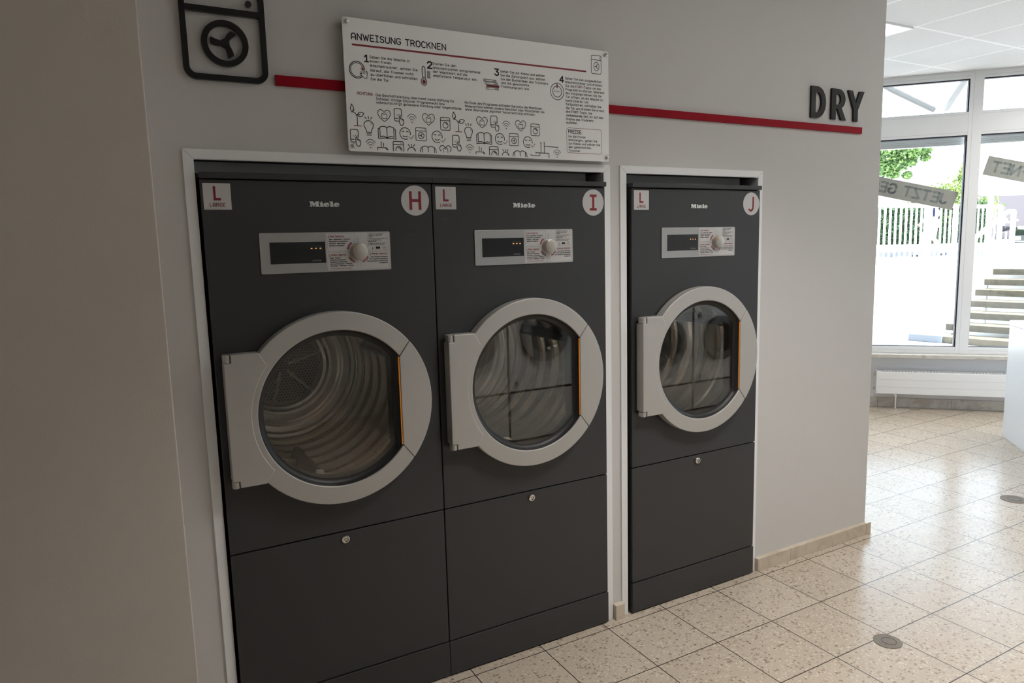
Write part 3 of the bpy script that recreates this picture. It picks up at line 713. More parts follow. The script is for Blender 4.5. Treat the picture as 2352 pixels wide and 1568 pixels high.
def icon(mb, kind, cx, cz, w, h):
    q = lambda pts: [(cx+p[0]*w, cz+p[1]*h) for p in pts]
    def st(pts, hw=.00120, k=0, closed=False): mb.ribbon(q(pts), hw, PY, k, None, 6, closed)
    def fill(pts, k=0, dy=0.0): mb.add([(p[0], PY-dy, p[1]) for p in q(pts)], [tuple(range(len(pts)))], k)
    E_ = lambda x, z, rx, rz, a0=0, a1=360, n=16: arc(x, z, rx, rz, a0, a1, n)
    if kind == 'plant':
        st([(.0, -.5), (.0, -.05), (-.12, .08), (-.28, .14)]); st([(-.36, .5), (-.47, .28), (-.36, .12), (-.2, .22), (-.24, .36), (-.36, .5)])
        st([(.0, .0), (.16, .13), (.36, .14), (.5, .09), (.36, -.04), (.16, -.07), (.04, .0)]); st([(.04, .0), (.2, .03)]); st([(-.28, .14), (-.30, .24)])
        st([(-.26, -.5), (.26, -.5)], .0011, 1)
    elif kind in ('bulb', 'bulbcut'):
        if kind == 'bulb':
            st([(-.26, -.34), (-.28, -.22)]+E_(0, .04, .48, .23, 205, -25, 14)+[(.28, -.22), (.26, -.34), (-.26, -.34)])
            st([(.2, .17), (.32, .07)], .0007)
            for x0, z0, x1, z1 in ((-.36, .46, -.22, .36), (0, .5, 0, .36), (.34, .46, .22, .36)): st([(x0, z0), (x1, z1)])
            st([(-.22, -.42), (.22, -.42)], .0010, 1); st([(-.22, -.49), (.22, -.49)])
        else:
            st(E_(0, -.55, .5, .62, 170, 10, 10)); st([(.24, -.12), (.4, -.36)], .0007)
            for x0, z0, x1, z1 in ((-.40, .48, -.24, .16), (0, .5, 0, .16), (.38, .48, .24, .16)): st([(x0, z0), (x1, z1)])
    elif kind in ('heart', 'heartcut'):
        hp = [(-.02, -.5), (-.38, -.16)]+E_(-.26, .20, .24, .30, 205, 15, 9)+[(0, .28)]+E_(.26, .20, .24, .30, 165, -25, 9)+[(.38, -.16), (.02, -.5)]
        shirt = [(-.2, -.24), (-.2, .12), (-.12, .2), (-.06, .1), (.06, .1), (.12, .2), (.2, .12), (.2, -.24)]
        if kind == 'heart': st(hp, .0010, 0, True); st(shirt, .00085, 0, True)
        else:
            st(E_(-.26, .06, .23, .42, 235, 20, 10)+[(0, .2)]+E_(.26, .06, .23, .42, 160, -55, 10))
            st([(-.2, -.48), (-.2, .02), (-.1, .14), (0, -.02), (.1, .14), (.2, .02), (.2, -.48)], .00085)
        for x0, z0 in ((-.36, -.02), (-.3, -.1), (.3, .3), (.38, .2)): st([(x0, z0), (x0+.01, z0)], .0008)
    elif kind == 'phone':
        st([(-.05, -.26), (-.38, -.26), (-.48, -.18), (-.48, .42), (-.38, .5), (.18, .5), (.28, .42), (.28, .0)]); st([(-.48, -.1), (-.12, -.1)])
        st([(.02, -.2), (.02, .0), (.1, .06), (.16, .0), (.16, -.12), (.28, -.10), (.38, -.12), (.46, -.16), (.48, -.36), (.36, -.5), (.16, -.5), (.04, -.38), (.02, -.2)])
        st([(.28, -.12), (.28, -.2)], .0007); st([(.38, -.14), (.38, -.22)], .0007)
        st([(-.2, .14), (-.1, .04)], .0007); st([(.02, .18), (.03, .1)], .0009, 1); st([(.22, .14), (.16, .06)], .0007)
    elif kind == 'wifi':
        for r in (1.0, .66, .34): st(E_(0, -.36, .5*r, .86*r, 145, 35, 8), .00085)
        fill(E_(0, -.42, .05, .07, 0, 330, 11), 1)
    elif kind in ('washer', 'dryer', 'washercut'):
        if kind == 'washercut':
            st([(-.48, -.5), (-.48, .40), (-.40, .5), (.40, .5), (.48, .40), (.48, -.5)]); st([(-.48, .16), (.48, .16)]); st(E_(.03, -.36, .28, .34, 200, -20, 10))
            for x0, z0 in ((.08, -.16), (.0, -.14), (.16, -.2), (.18, -.3)): st([(x0, z0), (x0+.02, z0)], .0016)
            st([(.22, .32), (.25, .32)], .0009); st([(.34, .32), (.36, .32)], .0009)
        else:
            lw = .0021 if w > .05 else .00105
            st([(p[0], p[1]) for p in rrect(-.5, .5, -.5, .5, .1, 4)], lw, 0, True); st([(-.5, .26), (.5, .26)], lw)
            st(E_(.02, -.1, .27, .24, 0, 360, 18), lw)
            if kind == 'dryer':
                fill([(.33, .36), (.39, .36), (.39, .40), (.33, .40)]); rr = .17
                for a in (62, 182, -58):
                    ca, sa = math.cos(math.radians(a)), math.sin(math.radians(a))
                    st([(.02, -.1), (.02+rr*ca, -.1+rr*sa*.86)], lw*1.25)
            else:
                for x0, z0 in ((.06, .06), (.14, .02), (.0, .05), (.17, -.03), (.1, -.01)): st([(x0, z0), (x0+.02, z0)], .0013)
                st([(.24, .38), (.27, .38)], .0008); st([(.36, .38), (.38, .38)], .0008)
    elif kind in ('book', 'bookcut'):
        if kind == 'book':
            st([(0, -.40), (0, .30)]); st([(0, .30)]+E_(.17, .30, .17, .18, 180, 60, 5)+[(.40, .40), (.40, -.36), (.2, -.30), (0, -.42), (-.2, -.30), (-.40, -.36), (-.40, .40)]+E_(-.17, .30, .17, .18, 120, 0, 5))
            st([(-.42, .32), (-.5, .26), (-.5, -.5), (-.06, -.44), (0, -.5), (.06, -.44), (.5, -.5), (.5, .26), (.42, .32)])
        else:
            st([(0, -.45), (0, .18)]); st([(0, .18)]+E_(.17, .12, .17, .32, 160, 60, 5)+[(.38, .28), (.38, -.5)]); st([(0, .18)]+E_(-.17, .12, .17, .32, 20, 120, 5)+[(-.38, .28), (-.38, -.5)])
            st([(.38, .25), (.46, .05), (.5, -.5)]); st([(-.38, .25), (-.46, .05), (-.5, -.5)])
    elif kind == 'smile':
        st(E_(-.04, 0, .46, .5, -10, 300, 22)); st(E_(-.22, .12, .09, .07, 160, 20, 5)); st(E_(.16, .12, .09, .07, 160, 20, 5)); st(E_(-.04, -.16, .2, .12, 200, 340, 6))
        st([(.26, -.24), (.46, -.44), (.72, -.10)], .0008, 1)
    elif kind == 'tray':
        st([(-.12, .5), (-.12, -.08)]); st([(.1, .34), (.1, -.06)]); st([(-.5, -.5), (-.46, -.2), (.36, -.2), (.5, -.46)]); st([(.3, -.26), (.38, -.42)])
    elif kind == 'circuit':
        ring = lambda x, z, k=0: st(E_(x, z, .018, .05, 0, 360, 8), .0007, k)
        st([(-.14, .42), (-.14, -.22)]); ring(-.14, .47); st([(-.02, .46), (-.02, -.22)]); ring(-.02, .5)
        st([(-.02, .26), (.44, .22)]); ring(.46, .22); st([(-.30, -.22), (.14, -.22), (.14, -.40)]); ring(-.32, -.22); ring(.14, -.46, 1)
        st([(-.18, -.22), (-.18, -.42), (-.46, -.42), (-.5, -.36)])
    elif kind == 'doorhand':
        st(E_(-.04, .0, .43, .48, 0, 360, 26), .0013); st(E_(-.04, .0, .36, .40, 0, 360, 24), .0010)
        fill([(.19, .02), (.42, .02), (.50, -.04), (.51, -.38), (.40, -.45), (.24, -.36), (.13, -.16)], 2, .00012)
        fill([(.19, .19), (.35, .17), (.37, .02), (.19, .02)], 2, .00012); fill([(.21, .16), (.33, .15), (.34, .0), (.21, .0)], 1, .0002)
        st([(.19, .0), (.19, .17), (.23, .20), (.36, .18), (.40, .10)], .0009); hand = []
        for x, tp in ((.24, -.02), (.31, .05), (.38, .04), (.45, -.03)): mb.ribbon(q([(x, tp), (x, -.20)]), .0007, PY-.0003, 0, None, 6)
        mb.ribbon(q([(.18, -.06), (.20, -.22), (.13, -.17), (.16, -.26), (.34, -.45), (.49, -.45), (.52, -.10), (.50, -.04), (.45, -.03)]), .0009, PY-.0003, 0, None, 6)
    elif kind == 'thermo':
        st([(-.22, -.20), (-.22, .36)]+E_(0, .36, .22, .12, 180, 0, 6)+[(.22, -.20)]+E_(0, -.34, .42, .18, 50, -230, 14), .0012, 0, True)
        fill(E_(0, -.34, .26, .115, 0, 337, 15), 1); st([(0, -.34), (0, -.06)], .0013, 1)
        for i in range(10): st([(.5, .24-i*.04), (.95, .24-i*.04)], .0007)
    elif kind == 'coins':
        for i, (x0, k) in enumerate(((-.5, 0), (-.42, 0), (-.32, 1), (-.36, 0))):
            z1 = .42-i*.25
            st([(x0, z1), (x0+.80, z1-.0), (x0+.80, z1-.18), (x0, z1-.18)], .0007, 0, True)
            if k: fill([(x0, z1), (x0+.8, z1), (x0+.8, z1-.18), (x0, z1-.18)], 1)
            else:
                for d in (.06, .12, .2, .58, .64, .7, .75): st([(x0+d, z1-.02), (x0+d, z1-.16)], .00045 if d < .6 else .0007)
    elif kind == 'start':
        st(E_(0, 0, .5, .5, 0, 360, 30), .0011); st(E_(0, 0, .33, .33, 0, 360, 24), .0011); st([(0, .42), (0, .24)], .0024, 1)
        put_text(mb, 'START', cx-.23*w, cz-.035*h, .075*h, PY, 0, cx+.23*w, .09)
INAME = dict(plant='plant_icon', bulb='lamp_bulb_icon', bulbcut='lamp_bulb_icon', heart='heart_icon', heartcut='heart_icon', phone='phone_icon', wifi='wireless_icon', washer='washer_icon',
             washercut='washer_icon', dryer='dryer_icon', book='book_icon', bookcut='book_icon', smile='smiling_face_icon', tray='line_icon', circuit='circuit_icon', doorhand='door_hand_icon',
             thermo='thermometer_icon', coins='coin_stack_icon', start='start_button_icon')
for kind, cx, cz, w_, h_ in ICON:
    if kind == 'dryer' and w_ > 50: w_ *= .78; cx += 1
    if kind == 'plant': cx += 1
    ib = MB(); icon(ib, kind, cx/1000, cz/1000, w_/1000, h_/1000); ib.build(INAME[kind], PR+[M_BOARD], board)

# ------------------------------------------------------------------ tumble dryers (origin at the front left foot; front face y = 0)
DW, DTOP = 0.711, 1.782
DC = (0.3555, 1.055)
RI, RO, CHX = 0.2500, 0.3085, 0.5560
def chord_circle(r, chx, n=72):
    a = math.acos(min(1, max(-1, (chx-DC[0])/r)))
    return [(DC[0]+r*math.cos(a+(2*PI-2*a)*i/n), DC[1]+r*math.sin(a+(2*PI-2*a)*i/n)) for i in range(n+1)]
def miele(mb, x0, x1, z0, z1, y0, y1):
    """heavy slab lettering, drawn on a field 1345 x 250"""
    Q = lambda pts: [(x0+(x1-x0)*p[0]/1345, z0+(z1-z0)*(p[1]+10)/250) for p in pts]
    def E_(x, z, rx, rz, a0, a1, n=14): return arc(x, z, rx, rz, a0, a1, n)
    P = lambda o, h=(): mb.plate(Q(o), [Q(a) for a in h], y0, y1)
    P([(15, 0), (15, 35), (38, 45), (42, 180), (0, 205), (0, 240), (165, 240), (232, 150), (288, 240), (428, 240), (428, 208), (405, 195), (412, 45), (438, 35), (438, 0), (260, 0), (260, 35), (285, 45), (285, 140), (200, 0), (180, 0), (88, 135), (92, 45), (122, 35), (122, 0)])
    P([(455, 0), (455, 35), (482, 45), (482, 140), (450, 160), (450, 190), (500, 190), (520, 208), (505, 222), (545, 245), (572, 222), (552, 208), (556, 190), (600, 190), (604, 45), (635, 35), (635, 0)])
    for ox in (0, 452):
        P([(ox+885, 62), (ox+862, 66)]+[(ox+820, 40), (ox+790, 28), (ox+765, 36), (ox+750, 62)]+[(ox+885, 80)]+E_(ox+757, 92, 128, 102, 0, 324, 24), [E_(ox+757, 128, 16, 24, 0, 345, 12)])
    P([(905, 0), (905, 35), (930, 45), (930, 185), (892, 205), (892, 240), (1046, 240), (1052, 45), (1082, 35), (1082, 0)])

def make_dryer():
    root = thing('tumble_dryer', '-', 'tumble dryer', (0, 0, 0))
    # cabinet: front panel with the door hole, side walls, back
    m = MB()
    m.plate([(.0015, .6365), (DW-.0015, .6365), (DW-.0015, 1.7620), (.0015, 1.7620)], [circ(*DC, .262, 72)], 0.0, .018)
    for x0, x1 in ((.004, .016), (DW-.016, DW-.004)): m.box(x0, x1, .018, .865, .02, 1.762)
    m.box(.016, DW-.016, .855, .865, .02, 1.762)
    m.box(.016, DW-.016, .02, .855, .02, .03); m.box(.0165, DW-.0165, .019, .030, .03, .6364)
    m.build('cabinet', M_ANTH, root, bevel=.0022)
    box('top_lid', M_ANTH, 0.0, DW, -.010, .865, 1.7645, DTOP, root, bevel=.002)
    o = box('service_panel', M_ANTH, .0015, DW-.0015, 0.0, .018, .1375, .6325, root, bevel=.002)
    k = MB().lathe([(.0134, 0.0), (.0134, -.007), (.0122, -.0085), (.0100, -.0090), (.0088, -.0068), (.0004, -.0068)], .3553, .6088, 28)
    k = k.build('lock', M_CHROME, o, smooth=35)
    kb = MB().lathe([(.0052, -.0072), (.0034, -.0072)], .3553, .6088, 20, 0, None, math.radians(-60), math.radians(230))
    kb.lathe([(.0082, -.0071), (.0072, -.0071)], .3553, .6088, 20, 0, None, math.radians(-100), math.radians(40)); kb.box(.3543, .3575, -.0072, -.0071, .5990, .6045)
    kb.build('keyhole', M_BLACK, o)
    box('kick_plate', M_ANTH, .0005, DW-.0005, -.003, .016, .006, .1340, root, bevel=.002)
    # ------ door
    hole = chord_circle(RI, CHX)
    aT = math.atan2(1.2458-DC[1], .5853-DC[0]); aB = math.atan2(.8620-DC[1], .5865-DC[0])   # where the seams of the handle piece meet the rim
    aT2, aB2 = aT-.02, aB+.02
    tT, tB = (CHX, DC[1]+math.sqrt(RI*RI-(CHX-DC[0])**2)), (CHX, DC[1]-math.sqrt(RI*RI-(CHX-DC[0])**2))
    rim = lambda a, r=RO: (DC[0]+r*math.cos(a), DC[1]+r*math.sin(a))
    ring = [rim(aT+(2*PI+aB-aT)*i/88) for i in range(89)] + hole[::-1]
    ring[-len(hole):] = hole[::-1]
    DF = -.045
    d = MB().plate(ring, [], DF, -.004).build('door', M_SILV, root, bevel=.0035, seg=3, smooth=30)
    g = .0012
    han = [rim(aB+.004+(aT-aB-.008)*i/26) for i in range(27)] + [(tT[0], tT[1]-g), (tB[0], tB[1]+g)]
    MB().plate(han, [], DF-.0006, -.004).build('handle', M_SILV, d, bevel=.003, seg=3, smooth=30)
    box('orange_grip_strip', M_ORANGE, CHX-.0045, CHX-.0005, DF+.0015, -.020, tB[1]+.003, tT[1]-.003, d)
    ra = .2675
    a0, a1 = math.atan2(1.2177-DC[1], .1398-DC[0]), math.atan2(.8901-DC[1], .139-DC[0])+2*PI
    hp = [(.0405, 1.2570), (.1195, 1.2570)]+[rim(a0+(a1-a0)*i/30, ra) for i in range(31)]+[(.1170, .8555), (.0405, .8555), (.0405, .8752), (.0205, .8752), (.0205, 1.2325), (.0405, 1.2325)]
    MB().plate(hp, [], DF-.0022, -.003).build('hinge_plate', M_SILV, d, bevel=.003, seg=3, smooth=30)
    for z0_, z1_ in ((1.2333, 1.2570), (.8555, .8744)):
        mm = MB().plate(rrect(.0200, .0398, DF-.0015, -.012, .009, 5), [], z0_, z1_, 0, lambda x, y, z: (x, z, y))
        mm.build('hinge_knuckle', M_SILV, d, smooth=40)
    def loop(r, inset): return chord_circle(r, CHX-inset)
    L = [(loop(.2496, .0046), -.040), (loop(.2440, .010), -.026), (loop(.2410, .013), -.0240), (loop(.2360, .017), -.0205), (loop(.2310, .020), -.0195), (loop(.2300, .022), -.012), (loop(.2300, .022), .03)]
    vs = []; fs = []; n = len(L[0][0])
    for lp, y in L: vs += [(p[0], y, p[1]) for p in lp]
    for j in range(len(L)-1):
        for i in range(n): i2 = (i+1) % n; fs.append((j*n+i, j*n+i2, (j+1)*n+i2, (j+1)*n+i))
    MB().add(vs, fs).build('door_seal', M_BLACK, d, smooth=50)
    MB().plate(loop(.2312, .0195), [], -.019, -.014).build('door_glass', M_DGLASS, d)
    # ------ drum
    DX, DZ = .338, 1.080
    pr = [(.262, .012), (.255, .030), (.262, .055), (.290, .065)]
    for i in range(6):
        y = .080+.104*i
        pr += [(.298, y), (.298, y+.044), (.294, y+.050), (.287, y+.058), (.284, y+.066), (.284, y+.082), (.290, y+.094), (.296, y+.100)]
    pr += [(.298, .708), (.288, .728), (.276, .730), (.268, .744), (.248, .747), (.241, .756), (.236, .756), (.228, .766), (.204, .768), (.198, .776), (.192, .772), (.184, .784), (.172, .788), (.164, .800)]
    dr = MB().lathe(pr, DX, DZ, 72).build('drum', M_DRUM, root, smooth=25)
    MB().plate(circ(DX, DZ, .165, 48), [], .800, .804).build('back_plate', mat('perforated_steel', (0.34, 0.31, 0.28), 0.38, 0.9), dr)
    m = MB(); p = .0130; random.seed(2)
    for i in range(-13, 14):
        for j in range(-13, 14):
            x = (i+(j % 2)*.5)*p; z = j*p*.866; r = math.hypot(x, z)
            if r > .156: continue
            a = math.degrees(math.atan2(z, x)) % 60
            if r > .035 and (min(abs(a-15), 60-abs(a-15))*PI/180*r) < .008: continue
            m.add([(DX+x+.0046*math.cos(PI*q/3+.5), .7993, DZ+z+.0046*math.sin(PI*q/3+.5)) for q in range(6)], [(0, 1, 2, 3, 4, 5)])
    m.build('perforation', mat('hole_black', (0.006, 0.006, 0.006), 0.9), dr)
    m = MB()
    for q in range(6):
        a = math.radians(15+60*q); ca, sa = math.cos(a), math.sin(a)
        m.tube([(DX+.03*ca, .796, DZ+.03*sa), (DX+.075*ca, .792, DZ+.075*sa), (DX+.158*ca, .796, DZ+.158*sa)], [.006, .0045, .004], 8)
        m.lathe([(.001, .782), (.009, .785), (.011, .799)], DX+.055*ca, DZ+.055*sa, 12)
    m.build('spoke', mat('spoke_steel', (0.75, 0.72, 0.68), 0.30, 0.9), dr, smooth=40)
    MLIFT = mat('lifter_black', (0.025, 0.024, 0.023), 0.4)
    for q, a in enumerate((-97, 23, 143)):
        a = math.radians(a); ux, uz = math.cos(a), math.sin(a); vx, vz = -uz, ux
        def LT(x, y, z): return (DX+vx*x+ux*z, y, DZ+vz*x+uz*z)
        m = MB(); prof = [(-.021, .296), (-.012, .262), (-.008, .255), (.008, .255), (.012, .262), (.021, .296)]
        vs = [LT(px, y, pz) for y in (.10, .44) for px, pz in prof]; n = 6
        fs = [tuple(range(n))[::-1], tuple(range(n, 2*n))]+[(i, (i+1) % n, (i+1) % n+n, i+n) for i in range(n)]
        m.add(vs, fs); lf = m.build('lifter', MLIFT, dr, bevel=.003)
        m = MB(); prof2 = [(-.019, .290), (-.011, .254), (.011, .254), (.019, .290)]
        vs = [LT(px, y, pz) for y in (.072, .098) for px, pz in prof2]; n = 4
        m.add(vs, [(3, 2, 1, 0), (4, 5, 6, 7)]+[(i, (i+1) % n, (i+1) % n+n, i+n) for i in range(n)])
        lab(m.build('lifter_cap', mat('cap_ivory', (0.62, 0.58, 0.48), 0.5), dr, bevel=.002), 'pale end cap of a drum lifter')
    # ------ control panel
    cp = MB().plate(rrect(.1515, .5578, 1.4855, 1.6080, .005, 5), [], -.0035, 0.0).build('control_panel', mat('panel_aluminium', (0.42, 0.42, 0.415), 0.42, 0.55, bump=(1400, .05)), root, bevel=.0008)
    box('display', M_DISP, .1800, .3463, -.0042, -.0034, 1.5145, 1.5793, cp)
    m = MB().box(.298, .337, -.0044, -.0042, 1.5530, 1.5675); m.build('display_window', mat('display_window', (0.022, 0.024, 0.026), 0.15), cp)
    for x in (.3039, .3175, .3311): box('indicator_light', M_LED, x-.0024, x+.0024, -.0047, -.0043, 1.5585, 1.5601, cp)
    m = MB(); put_text(m, 'Start/Stop', .3050, 1.5200, .0042, -.0044, 0, .3312, .075); m.build('start_lettering', mat('dim_print', (0.35, 0.35, 0.35), 0.5), cp)
    MB().plate(rrect(.3497, .5552, 1.4885, 1.6058, .002, 3), [], -.0040, -.0034).build('instruction_sticker', M_STICK, cp)
    y = -.0042; kx, kz = .4510, 1.5465
    fr = MB()
    def outline(pts): fr.ribbon(pts, .0003, y, 0, None, 0, True)
    ka = lambda a0, a1, r=.0292: arc(kx, kz, r, r, a0, a1, 8)
    outline([(.3538, 1.6037), (.4400, 1.6037), (.4400, kz+.0270)]+ka(112, 176)+[(.3538, 1.5484)])
    outline([(.3538, 1.5460)]+ka(184, 262)+[(.4470, 1.4907), (.3538, 1.4907)])
    outline([(.4815, 1.6044), (.5498, 1.6044), (.5498, 1.5488), (.4823, 1.5488)])
    outline(ka(278, 356)+[(.5510, 1.5460), (.5510, 1.4907), (.4560, 1.4907)])
    fr.build('sticker_frame', M_GREYPR, cp)
    tx = MB()
    def tl(t, x0, x1, z, h, k=0, wt=.105): put_text(tx, t, x0, z, h, y, k, x1, wt, .2, None, 5)
    def thermo(x, z): tx.ribbon([(x, z), (x, z+.0062)], .0006, y, 0, None, 5); tx.ribbon([(x, z), (x, z+.0002)], .0013, y, 0, None, 8)
    thermo(.3585, 1.5915); tl('Hohe Temperatur', .3630, .4070, 1.5930, .0044, 1); tx.ribbon([(.3605, 1.5905), (.4085, 1.5905)], .0002, y, 1, None, 0)
    for i, (t, x1) in enumerate((('Jeans - Baumwollhosen - Bettwäsche', .4255), ('Daunenjacken aus Gänsedaunen', .4170), ('Sweatshirts - Weiße Hemden', .4095), ('Handtücher im Allgemeinen', .4065))): tl(t, .3590, x1, 1.5840-i*.0065, .0034)
    thermo(.3585, 1.5335); tl('Mittlere Temperatur', .3640, .4110, 1.5350, .0044, 1); tx.ribbon([(.3605, 1.5325), (.4095, 1.5325)], .0002, y, 1, None, 0)
    for i, (t, x1) in enumerate((('Hemden - Windjacken', .3930), ('Synthetische Kleidungsstücke', .4085), ('Daunenjacken aus Gänsedaunen', .4135), ('Synthetische Bettdecken - Wolldecken', .4280), ('Merinodecken - Wollkleidung - Vorhänge', .4320))): tl(t, .3590, x1, 1.5262-i*.0062, .0034)
    tl('ACHTUNG!! Wollkleidung trocknet man im Wollbeutel', .3585, .4280, 1.4940, .0024, 1, .09)
    for t, z in (('1. Wählen Sie die gewünschte', 1.5992), ('Temperatur mit dem runden', 1.5947), ('Drehknopf', 1.5902), ('2. Gehen Sie zur Kasse, wählen Sie', 1.5845), ('aus und bezahlen Sie die', 1.5800), ('gewünschte Zeit', 1.5755), ('3. Kommen Sie zurück und drücken', 1.5697), ('Sie Start auf dem Touchscreen', 1.5650)):
        tl(t, .4850, min(.5465, .4850+.00178*len(t)), z, .0028, 0, .10)
    thermo(.4980, 1.5525); tx.ribbon([(.5035, 1.5560), (.5037, 1.5560)], .0008, y, 0, None, 6); tx.box(.5090, .5230, y, y+.0001, 1.5530, 1.5600); tx.ribbon([(.5275, 1.5560), (.5277, 1.5560)], .0008, y, 0, None, 6)
    tx.ribbon(circ(.5375, 1.5562, .0055, 20), .0003, y, 0, None, 0, True); tl('START', .5340, .5410, 1.5552, .0020)
    thermo(.4890, 1.5345); tl('Niedrige Temperatur', .4935, .5465, 1.5360, .0044, 1); tx.ribbon([(.4905, 1.5335), (.5465, 1.5335)], .0002, y, 1, None, 0)
    for i, (t, x0) in enumerate((('Zarte Polyester-Bettdecken', .4900), ('Zarte Polyester-Daunendecken', .4845), ('Sehr empfindliche Kleidungsstücke', .4780), ('im Allgemeinen', .5190))): tl(t, x0, .5465, 1.5262-i*.0064, .0034)
    tx.build('sticker_lettering', PR, cp)
    for a0, t in ((148, 'HOHE'), (229, 'MITTLERE'), (310, 'NIEDRIGE')):
        a0 -= 20; m = MB()
        up_ = [(kx+r*math.cos(math.radians(a)), kz+r*math.sin(math.radians(a))) for r, aa in ((.0320, range(a0, a0+41, 5)), (.0378, range(a0+40, a0-1, -5))) for a in aa]
        m.plate(up_, [], y, y+.0003, 0)
        n = len(t)
        for i, ch in enumerate(t):
            f = (i+.5)/n; a = math.radians((a0+37-34*f) if t == 'HOHE' else (a0+3+34*f)); sgn = 1 if t == 'HOHE' else -1
            px, pz = kx+.0349*math.cos(a), kz+.0349*math.sin(a); rx, rz_ = math.sin(a)*sgn, -math.cos(a)*sgn; oxx, ozz = math.cos(a)*sgn, math.sin(a)*sgn
            gw, ss = FONT[ch]
            for s in ss: m.ribbon([(px+rx*(q[0]-gw/2)*.0028+oxx*(q[1]-.5)*.0034, pz+rz_*(q[0]-gw/2)*.0028+ozz*(q[1]-.5)*.0034) for q in s], .0002, y-.0001, 1, None, 0)
        m.build('dial_scale', [M_RED, M_WHITEPR], cp)
    m = MB().ribbon(arc(kx, 1.5872, .0042, .0042, 120, 420, 12), .00035, y, 0, None, 5); m.ribbon([(kx, 1.5930), (kx, 1.5880)], .00035, y, 0, None, 5); m.plate(circ(kx, 1.5775, .0013, 12), [], y, y+.0002, 1)
    m.build('power_symbol', [M_GREYPR, M_PRINT], cp)
    kn = MB().lathe([(.0272, -.0040), (.0272, -.0058), (.0252, -.0062), (.0249, -.0225), (.0238, -.0248), (.0225, -.0255), (.0002, -.0258)], kx, kz, 48).build('dial', mat('dial_metal', (0.52, 0.49, 0.44), 0.34, 0.7), cp, smooth=30)
    MB().plate([(kx-.0215, kz+.0142), (kx-.0203, kz+.0158), (kx-.0090, kz+.0080), (kx-.0102, kz+.0064)], [], -.0262, -.0255).build('dial_mark', M_ORANGE, cp)
    # ------ lettering and stickers
    m = MB(); miele(m, .3066, .3995, 1.6852, 1.7016, -.0025, 0.0); m.build('maker_lettering', M_LOGO, root)
    return root

def stickers(root, ch, sx, sz, cx, cz, w=.0748):
    s = MB().plate(rrect(sx, sx+w, sz, sz+.0748, .0015, 3), [], -.0006, 0.0).build('size_sticker', M_STICK, root)
    lab(s, 'square silver sticker with a red letter L')
    m = MB(); yy = -.0009
    m.plate([(sx+.0272, sz+.0262), (sx+.0470, sz+.0262), (sx+.0470, sz+.0330), (sx+.0338, sz+.0330), (sx+.0338, sz+.0662), (sx+.0272, sz+.0662)], [], yy, yy+.0001)
    put_text(m, 'LARGE', sx+.0165, sz+.0085, .0097, yy, 0, sx+.0585, .085); m.build('size_lettering', M_RED, s)
    s = MB().plate(circ(cx, cz, .0487, 64), [], -.0006, 0.0).build('letter_sticker', M_STICK, root)
    lab(s, 'round silver sticker with a red letter '+ch)
    m = MB(); h = .030; b = .0047
    if ch == 'H': m.plate([(cx+x, cz+z) for x, z in ((-.0207, -h), (-.0113, -h), (-.0113, -b), (.0113, -b), (.0113, -h), (.0207, -h), (.0207, h), (.0113, h), (.0113, b), (-.0113, b), (-.0113, h), (-.0207, h))], [], yy, yy+.0001)
    elif ch == 'I': m.plate([(cx+x, cz+z) for x, z in ((-.0158, -h), (.0158, -h), (.0158, -h+.0095), (.0052, -h+.0095), (.0052, h-.0095), (.0158, h-.0095), (.0158, h), (-.0158, h), (-.0158, h-.0095), (-.0052, h-.0095), (-.0052, -h+.0095), (-.0158, -h+.0095))], [], yy, yy+.0001)
    else: m.ribbon([(cx+.0110, cz+h), (cx+.0110, cz-.0140)]+arc(cx-.0025, cz-.0140, .0135, .0150, 0, -150, 10), b, yy, 0, None, 0)
    m.build('letter', M_RED, s)

d1_ = make_dryer()
dry = [d1_, copy_tree(d1_), copy_tree(d1_)]
for o, x, ch, sx, sz, cx, cz, lb in ((dry[0], 0.0, 'H', .0080, 1.6765, .6518, 1.7070, 'dark grey tumble dryer marked H, first in the wide niche, nearest the camera'),
                                  (dry[1], 0.7115, 'I', .0130, 1.6787, .6550, 1.7052, 'dark grey tumble dryer marked I, second in the wide niche'),
                                  (dry[2], 1.5475, 'J', .0130, 1.6790, .6560, 1.7050, 'dark grey tumble dryer marked J alone in the narrow niche')):
    o.location = (x, 0, 0); o['label'] = lb; o['group'] = 'built-in tumble dryers'
    stickers(o, ch, sx, sz, cx, cz)

